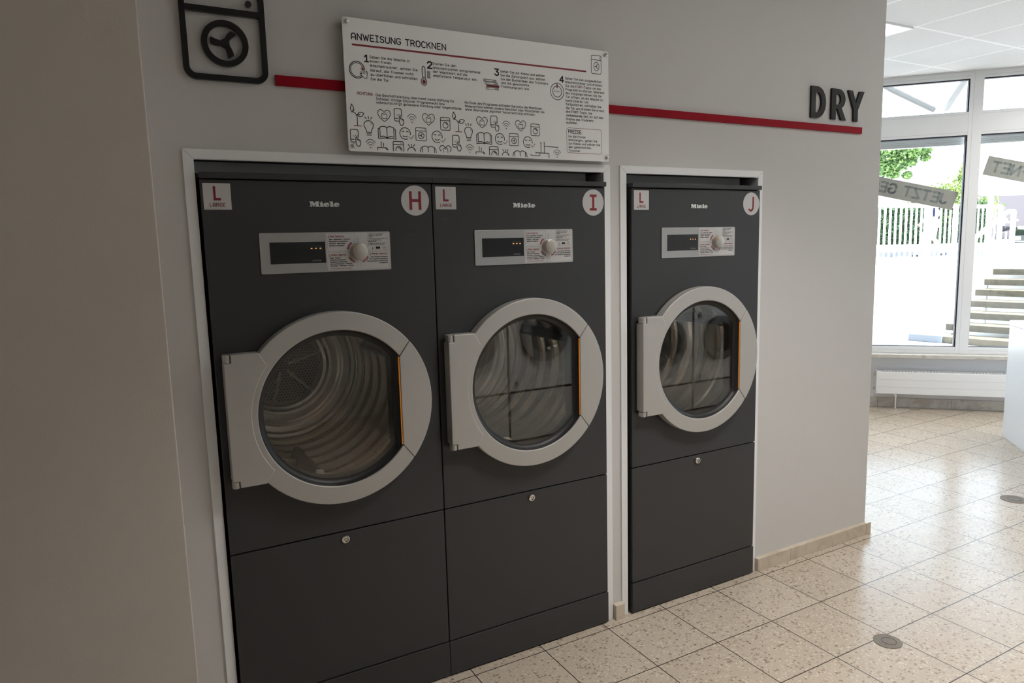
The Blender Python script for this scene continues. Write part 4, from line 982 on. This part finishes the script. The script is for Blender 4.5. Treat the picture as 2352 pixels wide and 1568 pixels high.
# ------------------------------------------------------------------ washing machines on the other side (seen mirrored in the dryer doors)
def washer(x0, w, H, dz, r, seam, label, marks=()):
    t = thing('washing_machine', label, 'washing machine', (x0, -2.6, 0), group='washing machines opposite the dryers')
    MB().box(.004, w-.004, -.72, -.018, .02, H).build('carcass', mat('washer_dark', (0.03, 0.03, 0.03), 0.5), t)
    m = MB(); m.plate([(.008, seam+.010), (w-.008, seam+.010), (w-.008, H), (.008, H)], [circ(w/2, dz, r*.80, 40)], -.018, 0.0)
    m.build('cabinet', mat('washer_grey', (0.50, 0.50, 0.49), 0.4), t, bevel=.002)
    box('lower_panel', mat('washer_panel', (0.45, 0.44, 0.42), 0.35), .008, w-.008, -.018, 0.0, .02, seam-.010, t, bevel=.002)
    d = MB().plate(circ(w/2, dz, r, 48), [circ(w/2, dz, r*.68, 40)], 0.0, .045).build('door', mat('washer_door', (0.12, 0.12, 0.12), 0.3, 0.6), t, bevel=.004)
    MB().lathe([(r*.68, .02), (r*.5, -.02), (.002, -.05)], w/2, dz, 40).build('door_glass', M_GLOSSBLK, d, smooth=40)
    box('control_panel', M_STICK, w*.35, w*.8, 0.0, .004, H-.16, H-.06, t)
    for ch, cx, cz, h in marks:
        m = MB(); gw = FONT[ch][0]*h
        put_text(m, ch, cx+gw/2, cz, h, .0008, 0, None, .12, flip=True)
        if ch in 'MS': m.box(cx-gw*.6, cx+gw*.6, .0004, .0008, cz-h*.45, cz-h*.30)
        m.build('lettering', M_PRINT, t)
washer(1.74, .635, 1.25, .85, .215, .405, 'grey washing machine opposite the dryers, closest to the camera')
washer(2.38, .635, 1.25, .85, .215, .405, 'grey washing machine opposite the dryers marked with an M', (('M', .06, .455, .035),))
washer(3.02, .635, 1.25, .85, .215, .405, 'grey washing machine in the middle of the row opposite the dryers')
washer(3.66, .635, 1.0, .66, .205, .265, 'lower grey washing machine second from the end opposite the dryers')
washer(4.30, .635, 1.0, .66, .205, .265, 'lower grey washing machine opposite the dryers marked with an A', (('A', .07, .86, .05), ('S', .08, .30, .035)))

# ------------------------------------------------------------------ paper banners stuck outside on the panes
def banner(s1, z1, ang, L, Hb, text, tx, label, extra=0):
    """S1, Z1: the corner where the outside reading starts (far end as seen from inside)"""
    a = math.radians(ang); ux, uz = -math.cos(a), math.sin(a)          # reading direction seen from outside runs towards -s
    vx, vz = uz, -ux                                                    # across, upwards
    def T(p, y, q): return WT(s1+ux*p+vx*q, y, z1+uz*p+vz*q)
    O = WT(s1, .056, z1)
    T0 = lambda p, y, q: tuple(b-c for b, c in zip(T(p, y, q), O))
    t = thing('banner', label, 'banner', O, group='paper banners on the windows')
    MB().box(0, L, .0545, .0552, 0, Hb, 0, T0).build('paper_strip', M_PAPER, t)
    m = MB(); put_text(m, text, tx[0], Hb*.26, Hb*.50, .0543, 0, tx[1], .125, .22, T0); put_text(m, text, tx[0], Hb*.26, Hb*.50, .0554, 0, tx[1], .125, .22, T0)
    m.build('lettering', M_PAPERTXT, t)
    if extra:
        m = MB().box(0, .25, .0541, .0544, Hb*.06, Hb*.17, 0, lambda p, y, q: T0(p, y, q+p*.30)); m.build('tape', mat('banner_tape', (0.22, 0.215, 0.20), 0.8), t)
banner(.580, 1.761, 14.7, 1.10, .161, 'JETZT GEÖFFNET', (.068, 1.06), 'slanted paper banner reading JETZT GE mirrored, on the pane next to the dryer wall')
banner(.797+1.10*.967, 2.056-1.10*.254, 14.7, 1.10, .161, 'JETZT GEÖFFNET', (.055, 1.045), 'slanted paper banner ending in NET mirrored, on the pane above the white counter')

# ------------------------------------------------------------------ outside: yard, retaining wall, steps, street
struct(MB().plate([(3.0, 4.6), (10.2, -2.9), (40, -2.9), (40, 30), (3.0, 30)], [], 0.03, 0.15, 0, FLAT).build('ground', M_PAVE))
UP = 0.966
up_poly = [(3.5, 5.30), (12.1, 5.38), (12.90, 4.31), (14.2, -3.2), (70, -3.2), (70, 60), (3.5, 60)]
struct(MB().plate(up_poly, [], -UP, 0.10, 0, FLAT).build('wall_retaining', [M_RENDER]))
st = thing('steps', 'flight of weathered concrete steps rising from the yard outside the window', 'steps', (10.284, 3.849, 0))
D1 = (0.173, -0.985); D2 = (0.985, 0.173)
ST = lambda a, b, z: (D1[0]*a+D2[0]*b, D1[1]*a+D2[1]*b, z)
for k in range(7):
    MB().box(0.0, 3.6, .375*k, .375*k+.40 if k < 6 else 2.60, -.03+(.15*k if k else 0), .066+.15*k, 0, ST).build('step', M_CONC, st, bevel=.006)
lab(MB().box(-.36, .10, -.04, .40, -.03, .076, 0, ST).build('end_block', mat('block_pale', (0.15, 0.17, 0.205), .8), st, bevel=.006), 'pale smooth block at the foot of the steps')
def rail(name, p, q, n, label, posts=(), z0=1.06, z1=2.12, bw=.058):
    t = thing(name, label, 'railing', (p[0], p[1], UP), group='white railings along the street')
    L = math.hypot(q[0]-p[0], q[1]-p[1]); dx, dy = (q[0]-p[0])/L, (q[1]-p[1])/L
    R = lambda a, b, z: (dx*a-dy*b, dy*a+dx*b, z-UP)
    MB().box(0, L, -.03, .03, z1-.07, z1, 0, R).build('top_rail', M_WPAINT, t); MB().box(0, L, -.02, .02, z0, z0+.05, 0, R).build('bottom_rail', M_WPAINT, t)
    for i in range(n): s = (i+.5)/n*L; MB().box(s-bw/2, s+bw/2, -.006, .006, z0, z1-.06, 0, R).build('bar', M_WPAINT, t)
    for s in posts: MB().box(s-.035, s+.035, -.035, .035, UP, z1+.0, 0, R).build('post', M_WPAINT, t)
rail('railing', (9.75, 5.43), (13.85, 5.62), 25, 'white street railing with flat bars in front of the hedge', (0.04, 3.05, 4.05))
rail('railing', (14.0, 5.60), (15.75, 5.80), 9, 'short white railing piece behind the stair handrail', (.02, 1.73))
t = thing('handrail', 'white tubular handrail climbing beside the concrete steps', 'handrail', (13.15, 4.30, UP))
m = MB(); B0 = (13.15, 4.30, UP); rel = lambda p: tuple(a-b for a, b in zip(p, B0))
m.tube([rel((11.35, 4.02, 1.44)), rel((11.7, 4.08, 1.53)), rel((12.80, 4.25, 1.88)), rel((12.95, 4.28, 1.91)), rel((13.15, 4.30, 1.91))], .038, 10).build('rail_tube', M_WPAINT, t, smooth=60)
m = MB().tube([rel((13.15, 4.30, UP)), rel((13.15, 4.30, 1.92))], .040, 10); m.build('post', M_WPAINT, t, smooth=60)
m = MB().tube([rel((11.5, 4.03, .55)), rel((11.5, 4.03, 1.46))], .034, 10); m.build('post', M_WPAINT, t, smooth=60)
o = MB().tube([(0, 0, 0), (0, 0, 3.63)], .042, 16).build('post', M_WPAINT, smooth=60, loc=(12.42, 4.30, -0.03)); o.name = 'lamp_post'
tag(o, 'thick white round post standing beside the steps', 'post')

# awning over the windows
t = thing('awning', 'white fabric awning on grey arms outside the upper window panes', 'awning', WT(1.3, .25, 3.15))
O = WT(1.3, .25, 3.15); AT = lambda s, o_, z: tuple(a-b for a, b in zip(WT(s, o_, z), O))
m = MB(); m.add([AT(S0, .25, 3.20), AT(S1, .25, 3.20), AT(S1, 2.1, 2.98), AT(S0, 2.1, 2.98), AT(S0, .25, 3.192), AT(S1, .25, 3.192), AT(S1, 2.1, 2.972), AT(S0, 2.1, 2.972)], [(0, 1, 2, 3), (7, 6, 5, 4), (3, 2, 6, 7), (0, 4, 5, 1), (0, 3, 7, 4), (1, 5, 6, 2)])
fab = mat('awning_fabric', (0.85, 0.85, 0.84), 0.9); nt = fab.node_tree
tl_ = nt.nodes.new('ShaderNodeBsdfTranslucent'); tl_.inputs[0].default_value = (.9, .9, .88, 1); mxs = nt.nodes.new('ShaderNodeMixShader'); mxs.inputs[0].default_value = .6
nt.links.new(nt.nodes['Principled BSDF'].outputs[0], mxs.inputs[1]); nt.links.new(tl_.outputs[0], mxs.inputs[2]); nt.links.new(mxs.outputs[0], nt.nodes['Material Output'].inputs[0])
m.build('fabric', fab, t)
MG = mat('awning_arm_grey', (0.10, 0.105, 0.11), 0.5)
for a, b in ((-.28, .85), (.82, .98)):
    MB().tube([AT(a, .27, 3.12), AT((a+b)/2, 1.2, 3.02), AT(b, 2.05, 2.93)], .03, 8).build('arm', MG, t)
MB().tube([AT(S0, 2.1, 2.97), AT(S1, 2.1, 2.97)], .03, 8).build('front_bar', M_WPAINT, t)

# ------------------------------------------------------------------ greenery
def leaves(mb, n, fn, size, rnd):
    for _ in range(n):
        p = fn(rnd)
        d = Vector((rnd.gauss(0, 1), rnd.gauss(0, 1), rnd.gauss(0, 1)+.5)).normalized(); u = d.orthogonal().normalized(); u.rotate(Matrix.Rotation(rnd.uniform(0, 6.28), 3, d)); v = d.cross(u)
        s = size*rnd.uniform(.6, 1.3); c = Vector(p)
        mb.add([tuple(c-u*s), tuple(c+v*s*.45+d*s*.1), tuple(c+u*s), tuple(c-v*s*.45+d*s*.1)], [(0, 1, 2, 3)])
rnd = random.Random(7)
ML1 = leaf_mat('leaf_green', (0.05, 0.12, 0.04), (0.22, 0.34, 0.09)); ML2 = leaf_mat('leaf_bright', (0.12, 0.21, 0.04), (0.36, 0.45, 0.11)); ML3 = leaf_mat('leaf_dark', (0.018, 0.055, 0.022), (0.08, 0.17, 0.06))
M_BARK = mat('bark', (0.10, 0.08, 0.06), 0.9, bump=(20, .6))
def blob(cs):
    def f(r):
        c, rad = r.choice(cs); v = Vector((r.gauss(0, 1), r.gauss(0, 1), r.gauss(0, 1))).normalized()*(r.uniform(.0, 1)**.45*r.uniform(.75, 1.18))
        return (c[0]+v.x*rad[0], c[1]+v.y*rad[0], c[2]+v.z*rad[1])
    return f
def tree(label, x, y, z0, cs, n, size, lm, ht, tr=.10, nm='tree', cat='tree'):
    t = thing(nm, label, cat, (x, y, z0))
    m = MB(); leaves(m, n, blob(cs), size, rnd); m.build('foliage', lm, t)
    MB().tube([(0, 0, 0), (.05, .02, ht*.5), (0, .05, ht)], [tr, tr*.85, tr*.6], 10).build('trunk', M_BARK, t, smooth=60)
    return t
tree('leafy green tree reaching over the railing beside the dryer wall', 15.6, 9.9, UP, [((.76, -.94, 2.63), (.40, .34)), ((.89, -1.14, 2.61), (.36, .30)), ((1.04, -1.37, 2.60), (.32, .24)), ((1.19, -1.61, 2.58), (.26, .15)), ((1.29, -1.77, 2.42), (.10, .07)), ((1.27, -1.74, 2.60), (.16, .09)),
      ((1.12, -1.5, 2.36), (.17, .13)), ((.98, -1.27, 2.28), (.26, .16)), ((.82, -1.03, 2.22), (.30, .18)), ((1.10, -1.46, 2.04), (.10, .08)), ((.93, -1.19, 2.10), (.16, .11)), ((.4, -.4, 2.5), (.5, .5)), ((.2, -.1, 3.2), (.9, .5)), ((.9, -1.1, 3.0), (.5, .22)), ((-.6, .5, 2.9), (.9, .8)), ((-.2, .3, 2.3), (.5, .4))], 8500, .055, ML1, 2.9)
tree('tall bright green bush rising above the right end of the hedge', 23.7, 11.45, UP, [((0, 0, 1.45), (.75, .6)), ((.1, -.2, 2.0), (.50, .5)), ((.0, .3, 1.9), (.5, .4)), ((.25, -.35, 2.5), (.18, .32)), ((-.3, .55, 1.5), (.6, .45))], 4200, .055, ML2, 1.9, .05, 'bush', 'bush')
tree('small bright bush between the window post and the thick white post', 24.9, 10.95, UP, [((0, 0, 1.42), (.55, .45)), ((-.3, .5, 1.3), (.5, .4))], 1500, .055, ML2, 1.2, .04, 'bush', 'bush')
t = thing('hedge', 'long dark green hedge behind the white railing', 'hedge', (23.2, 11.5, UP))
def hedge_pt(r):
    s = r.uniform(-1.5, 2.6); o_ = r.uniform(-.25, .25); z = r.uniform(.2, 1.62)+r.uniform(-.08, .08)
    return (s*(-.62)+o_*.8, s*.78+o_*.62, z)
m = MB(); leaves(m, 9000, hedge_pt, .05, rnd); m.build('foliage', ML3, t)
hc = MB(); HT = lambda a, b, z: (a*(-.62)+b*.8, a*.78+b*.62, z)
hc.box(-1.4, 2.5, .0, .22, 0, 1.5, 0, HT); hc.build('shade_core', mat('hedge_shadow', (0.012, 0.022, 0.010), 0.9), t)  # dark box standing for the shade between the leaves

# low walls, kerb, street front
def oblong(name, px, py, qx, qy, th, z0, z1, m):
    L = math.hypot(qx-px, qy-py); dx, dy = (qx-px)/L, (qy-py)/L
    return MB().box(0, L, 0, th, z0, z1, 0, lambda a, b, z: (px+dx*a-dy*b, py+dy*a+dx*b, z)).build(name, m)
struct(oblong('wall_street', 20.0, 13.6, 24.9, 8.6, .25, UP, 1.27, M_RENDER))
struct(oblong('kerb', 17.2, 11.9, 20.3, 8.4, .2, UP, 1.10, mat('kerb_shade_grey', (0.16, 0.18, 0.22), 0.8)))  # the kerb's shade is painted in as grey
t = thing('street_building', 'pale rendered building across the street, washed out by the sun', 'building', (46, 28, UP))
FB = lambda a, b, z: (a*(-.50)+b*.87, a*.87+b*.50, z)
MB().box(-14, 14, 0, 6, 0, 8, 0, FB).build('facade', M_RENDER, t)
for i in range(6):
    f = MB().box(-10+i*3.4, -8.2+i*3.4, -.05, .02, 3.2, 5.0, 0, FB).build('window_frame', M_WPAINT, t); MB().box(-9.9+i*3.4, -8.3+i*3.4, -.06, -.045, 3.3, 4.9, 0, FB).build('window_pane', mat('pane_blue', (0.55, 0.68, 0.74), 0.2), f)
t = thing('cafe_building', 'pinkish grey building front behind the cafe seat', 'building', (39.5, 15.5, UP))
MB().box(-8.5, 3.2, 0, 5, 0, 2.5, 0, FB).build('facade', mat('pink_render', (0.17, 0.145, 0.152), 0.9), t)
f = MB().box(-2.6, -1.6, -.06, .02, 1.6, 2.6, 0, FB).build('window_frame', mat('grey_frame', (0.06, 0.06, 0.07), .6), t); MB().box(-2.5, -1.7, -.07, -.05, 1.75, 2.55, 0, FB).build('window_pane', mat('pane_pale', (0.2, 0.24, 0.3), 0.2), f)
MB().box(-4.6, -3.6, -.06, .02, 0, 2.3, 0, FB).build('doorway', mat('doorway_dark', (0.06, 0.06, 0.07), .6), t)
struct(MB().plate([(31.2, 16.3), (36.0, 10.0), (41, 13), (37, 19)], [], -1.24, -UP+.05, 0, FLAT).build('terrace', M_PAVE))

# parasol
t = thing('parasol', 'white market parasol spread over the cafe terrace', 'parasol', (28.3, 11.0, UP))
n = 8; R0 = 1.7; vs = [(0, 0, 2.75)] + [(R0*math.cos(2*PI*i/n+.2), R0*math.sin(2*PI*i/n+.2), 2.10) for i in range(n)] + [(R0*math.cos(2*PI*i/n+.2), R0*math.sin(2*PI*i/n+.2), 1.97) for i in range(n)]
fs = [(0, 1+i, 1+(i+1) % n) for i in range(n)]+[(1+i, 1+n+i, 1+n+(i+1) % n, 1+(i+1) % n) for i in range(n)]
o = MB().add(vs, fs).build('canopy', mat('parasol_cloth', (0.36, 0.39, 0.44), 0.9), t); sd = o.modifiers.new('cloth', 'SOLIDIFY'); sd.thickness = .01
MB().tube([(0, 0, 0), (0, 0, 2.8)], .03, 10).build('pole', M_WPAINT, t)
m = MB()
for i in range(n): m.tube([(0, 0, 2.62), (R0*.98*math.cos(2*PI*i/n+.2), R0*.98*math.sin(2*PI*i/n+.2), 2.07)], .012, 5)
m.build('rib', M_WPAINT, t); MB().lathe([(.01, 0), (.3, 0), (.3, .08), (.01, .08)], 0, 0, 20, 0, lambda x, y, z: (x, z, y)).build('base', mat('base_grey', (.2, .2, .2), .8), t)

# ------------------------------------------------------------------ people
def skin(name, verts, edges, rad, m, parent, sub=2, root=0):
    me = bpy.data.meshes.new(name); me.from_pydata(verts, edges, []); me.materials.append(m)
    o = bpy.data.objects.new(name, me); C.objects.link(o); o.parent = parent
    s = o.modifiers.new('body', 'SKIN'); s.use_smooth_shade = True
    if not me.skin_vertices: me.skin_vertices.new() if hasattr(me.skin_vertices, 'new') else None
    for i, r in enumerate(rad):
        me.skin_vertices[0].data[i].radius = r if isinstance(r, tuple) else (r, r)
        me.skin_vertices[0].data[i].use_root = (i == root)
    sb = o.modifiers.new('smooth', 'SUBSURF'); sb.levels = sub; sb.render_levels = sub
    return o
M_SKIN = mat('skin', (0.52, 0.32, 0.23), 0.55)
def person(label, loc, rz, J, shirt, legs, hair, cap=None, shorts=True):
    """J: joints, facing +x.  One skinned body; shirt, trousers and hair lie over it"""
    t = thing('person', label, 'person', loc, rz)
    V = []; E = []; Rr = []
    def v(p, r): V.append(tuple(p)); Rr.append(r); return len(V)-1
    def e(a, b): E.append((a, b)); return b
    P = {k: Vector(p) for k, p in J.items()}
    pel = v(P['pelvis'], .125); wa = e(pel, v(P['pelvis'].lerp(P['chest'], .5), .115)); ch = e(wa, v(P['chest'], .135)); ne = e(ch, v(P['neck'], .055))
    h1 = e(ne, v(P['head']-Vector((0, 0, .06)), .075)); h2 = e(h1, v(P['head']+Vector((0, 0, .04)), .098)); e(h2, v(P['head']+Vector((-.01, 0, .105)), .062))
    fwd = Vector((1, 0, 0)); e(h1, v(P['head']+fwd*.115+Vector((0, 0, -.015)), .014))           # nose
    for s in ('l', 'r'):
        sg = 1 if s == 'l' else -1
        e(h2, v(P['head']+Vector((0, sg*.098, 0)), .018))                                        # ear
        sh_ = e(ch, v(P['sh_'+s], .058)); el = e(sh_, v(P['el_'+s], .044)); wr = e(el, v(P['wr_'+s], .030))
        d = (P['wr_'+s]-P['el_'+s]).normalized(); side = d.cross(Vector((0, 1, 0))).normalized() if abs(d.y) < .9 else Vector((0, 0, 1))
        pm = e(wr, v(P['wr_'+s]+d*.07, (.036, .018)))
        for q, ln in ((-1.5, .075), (-.5, .09), (.5, .085), (1.5, .065)):
            k = e(pm, v(P['wr_'+s]+d*.10+side*q*.021, .0095)); e(k, v(P['wr_'+s]+d*(.10+ln*.9)+side*q*.023+Vector((0, -sg*.012, 0)), .008))
        e(wr, v(P['wr_'+s]+d*.06+side*.05, .010))
        hp = e(pel, v(P['hip_'+s], .095)); kn = e(hp, v(P['kn_'+s], .062)); ca = e(kn, v(P['kn_'+s].lerp(P['an_'+s], .3), .058)); an = e(ca, v(P['an_'+s], .038)); e(an, v(P['an_'+s]+Vector((.13, 0, -.05)), .034))
    skin('body', V, E, Rr, M_SKIN, t)
    sv = [P['pelvis']+Vector((0, 0, .02)), P['pelvis'].lerp(P['chest'], .5), P['chest'], P['chest'].lerp(P['neck'], .75)]; sr = [.152, .142, .165, .085]; se = [(0, 1), (1, 2), (2, 3)]
    for s in ('l', 'r'):
        n0 = len(sv); sv += [P['sh_'+s], P['sh_'+s].lerp(P['el_'+s], .75)]; sr += [.078, .064]; se += [(2, n0), (n0, n0+1)]
    skin('shirt', [tuple(p) for p in sv], se, sr, shirt, t)
    lv = [P['pelvis']+Vector((0, 0, .03))]; lr = [.145]; le = []
    for s in ('l', 'r'):
        n0 = len(lv); lv += [P['hip_'+s], P['hip_'+s].lerp(P['kn_'+s], .55), P['hip_'+s].lerp(P['kn_'+s], .95)]; lr += [.118, .098, .082]; le += [(0, n0), (n0, n0+1), (n0+1, n0+2)]
        if not shorts: lv += [P['an_'+s]+Vector((0, 0, .05))]; lr += [.062]; le += [(n0+2, n0+3)]
    skin('shorts' if shorts else 'trousers', [tuple(p) for p in lv], le, lr, legs, t)
    for s in ('l', 'r'):
        a = P['an_'+s]; skin('shoe', [tuple(a+Vector((-.04, 0, -.04))), tuple(a+Vector((.07, 0, -.055))), tuple(a+Vector((.17, 0, -.06)))], [(0, 1), (1, 2)], [(.05, .045), (.05, .035), (.042, .026)], mat('shoe_dark', (0.02, 0.02, 0.05), .6), t)
    hd = P['head']; skin('hair', [tuple(hd+Vector((-.03, 0, .07))), tuple(hd+Vector((-.055, 0, .0))), tuple(hd+Vector((-.06, 0, -.09)))], [(0, 1), (1, 2)], [.098, .086, .055], hair, t)
    if cap: skin('cap', [tuple(hd+Vector((-.01, 0, .095))), tuple(hd+Vector((.10, 0, .075)))], [(0, 1)], [(.10, .08), (.06, .012)], cap, t)
    return t
walk = dict(pelvis=(0, 0, .95), chest=(.04, 0, 1.30), neck=(.05, 0, 1.50), head=(.08, 0, 1.63), sh_l=(.03, .19, 1.42), el_l=(-.12, .24, 1.16), wr_l=(-.02, .25, .93), sh_r=(.05, -.19, 1.42), el_r=(.10, -.25, 1.15), wr_r=(.24, -.22, .97),
            hip_l=(.01, .09, .91), kn_l=(.22, .10, .52), an_l=(.30, .10, .09), hip_r=(-.01, -.09, .91), kn_r=(-.02, -.10, .49), an_r=(-.32, -.10, .12))
M_HAIR = mat('dark_hair', (0.02, 0.014, 0.010), .6); M_NAVY = mat('navy_cotton', (0.010, 0.014, 0.055), .9); M_WCOT = mat('white_cotton', (0.80, 0.80, 0.80), .9)
person('person in a navy T-shirt and white shorts walking along the street behind the railing', (19.16, 9.20, UP), math.radians(120), walk, M_NAVY, M_WCOT, M_HAIR)
stand = dict(walk); stand.update(kn_l=(.02, .10, .50), an_l=(.0, .11, .09), kn_r=(.0, -.10, .50), an_r=(-.02, -.11, .09), el_l=(.02, .25, 1.14), wr_l=(.12, .22, .92), el_r=(.02, -.25, 1.14), wr_r=(.12, -.22, .92))
person('person in a black T-shirt standing behind the parked car', (23.42, 8.62, UP), math.radians(140), stand, mat('black_cotton', (0.015, 0.016, 0.018), .9), mat('dark_denim', (0.03, 0.04, 0.07), .9), M_HAIR, None, False)
sit = dict(pelvis=(0, 0, .50), chest=(.07, 0, .86), neck=(.10, 0, 1.05), head=(.17, 0, 1.17), sh_l=(.09, .19, .97), el_l=(.26, .22, .74), wr_l=(.48, .14, .80), sh_r=(.09, -.19, .97), el_r=(.26, -.22, .74), wr_r=(.48, -.14, .80),
           hip_l=(.02, .09, .48), kn_l=(.44, .11, .50), an_l=(.40, .11, .09), hip_r=(.02, -.09, .48), kn_r=(.44, -.11, .50), an_r=(.46, -.11, .09))
person('person in white T-shirt and white cap sitting bent forward on a cafe chair', (33.71, 14.82, 1.262), math.radians(-70), sit, M_WCOT, mat('dark_shorts', (0.02, 0.02, 0.025), .9), M_HAIR, M_WCOT)

# cafe chair
t = thing('cafe_chair', 'silver metal cafe chair with slatted back under the seated person', 'chair', (33.71, 14.82, 1.24), math.radians(-70))
MCH = mat('chair_aluminium', (0.55, 0.57, 0.60), .35, .8)
box('seat', MCH, -.2, .24, -.22, .22, .355, .375, t, bevel=.004)
for sx_, sy_ in ((.22, .21), (.22, -.21)): MB().tube([(sx_, sy_, 0), (sx_, sy_, .36)], .014, 8).build('leg', MCH, t)
for sy_ in (.21, -.21): MB().tube([(-.26, sy_, 0), (-.20, sy_, .40), (-.27, sy_, .84)], .014, 8).build('leg', MCH, t)
m = MB()
for i in range(5): z = .50+i*.08; m.box(-.245-.008*i, -.235-.008*i, -.21, .21, z, z+.04)
m.build('backrest', MCH, t)

# parked car, nose towards the window
def car():
    t = thing('car', 'black parked car with a rounded bonnet on the street at right', 'car', (22.76, 6.50, UP+.012), math.radians(131))
    prof = [(2.10, .32), (2.14, .48), (2.08, .66), (1.95, .76), (1.55, .86), (1.05, .95), (.35, 1.36), (-.2, 1.46), (-1.0, 1.45), (-1.7, 1.10), (-2.0, 1.0), (-2.1, .62), (-2.08, .32)]
    secs = [(-.86, .90), (-.80, .97), (-.45, 1.0), (0, 1.0), (.45, 1.0), (.80, .97), (.86, .90)]
    vs = []; fs = []; n = len(prof)
    for y, k in secs:
        for x, z in prof:
            yy = y*(.80 if z > 1.0 else 1.0)*(1-.10*max(0, abs(x)-1.4)); vs.append((x*(.97+.03*k) if abs(y) > .5 else x, yy, .30+(z-.30)*(k if z > .5 else 1)))
    for j in range(len(secs)-1):
        for i in range(n): fs.append((j*n+i, j*n+(i+1) % n, (j+1)*n+(i+1) % n, (j+1)*n+i))
    fs += [tuple(range(n)), tuple((len(secs)-1)*n+i for i in range(n))[::-1]]
    o = MB().add(vs, fs).build('body', mat('car_black', (0.012, 0.013, 0.015), .15, 0, .35, .1), t, smooth=50); sb = o.modifiers.new('s', 'BEVEL'); sb.width = .04; sb.segments = 3
    MB().add([(1.02, -.62, .975), (1.02, .62, .975), (.40, .58, 1.345), (.40, -.58, 1.345)], [(0, 1, 2, 3)]).build('windscreen', M_GLOSSBLK, t)
    for x in (1.35, -1.35):
        for y in (.76, -.76):
            wv = MB().lathe([(.02, y-.10), (.29, y-.10), (.32, y-.07), (.32, y+.07), (.29, y+.10), (.02, y+.10)], x, .32, 28).build('wheel', M_BLACK, t, smooth=40)
            MB().lathe([(.02, y+.105*(1 if y > 0 else -1)), (.20, y+.11*(1 if y > 0 else -1))], x, .32, 24).build('hub_cap', M_CHROME, wv)
    for y in (.62, -.62):
        MB().lathe([(.005, 2.06), (.08, 2.05), (.11, 1.98)], y, .66, 20, 0, lambda x, yy, z: (yy, x, z)).build('headlamp', M_CHROME, t, smooth=40)
    box('bumper', mat('bumper_black', (0.02, .02, .02), .5), 2.0, 2.18, -.80, .80, .34, .50, t, bevel=.03)
    box('licence_plate', M_WPAINT, 2.18, 2.19, -.26, .26, .38, .48, t)
car()
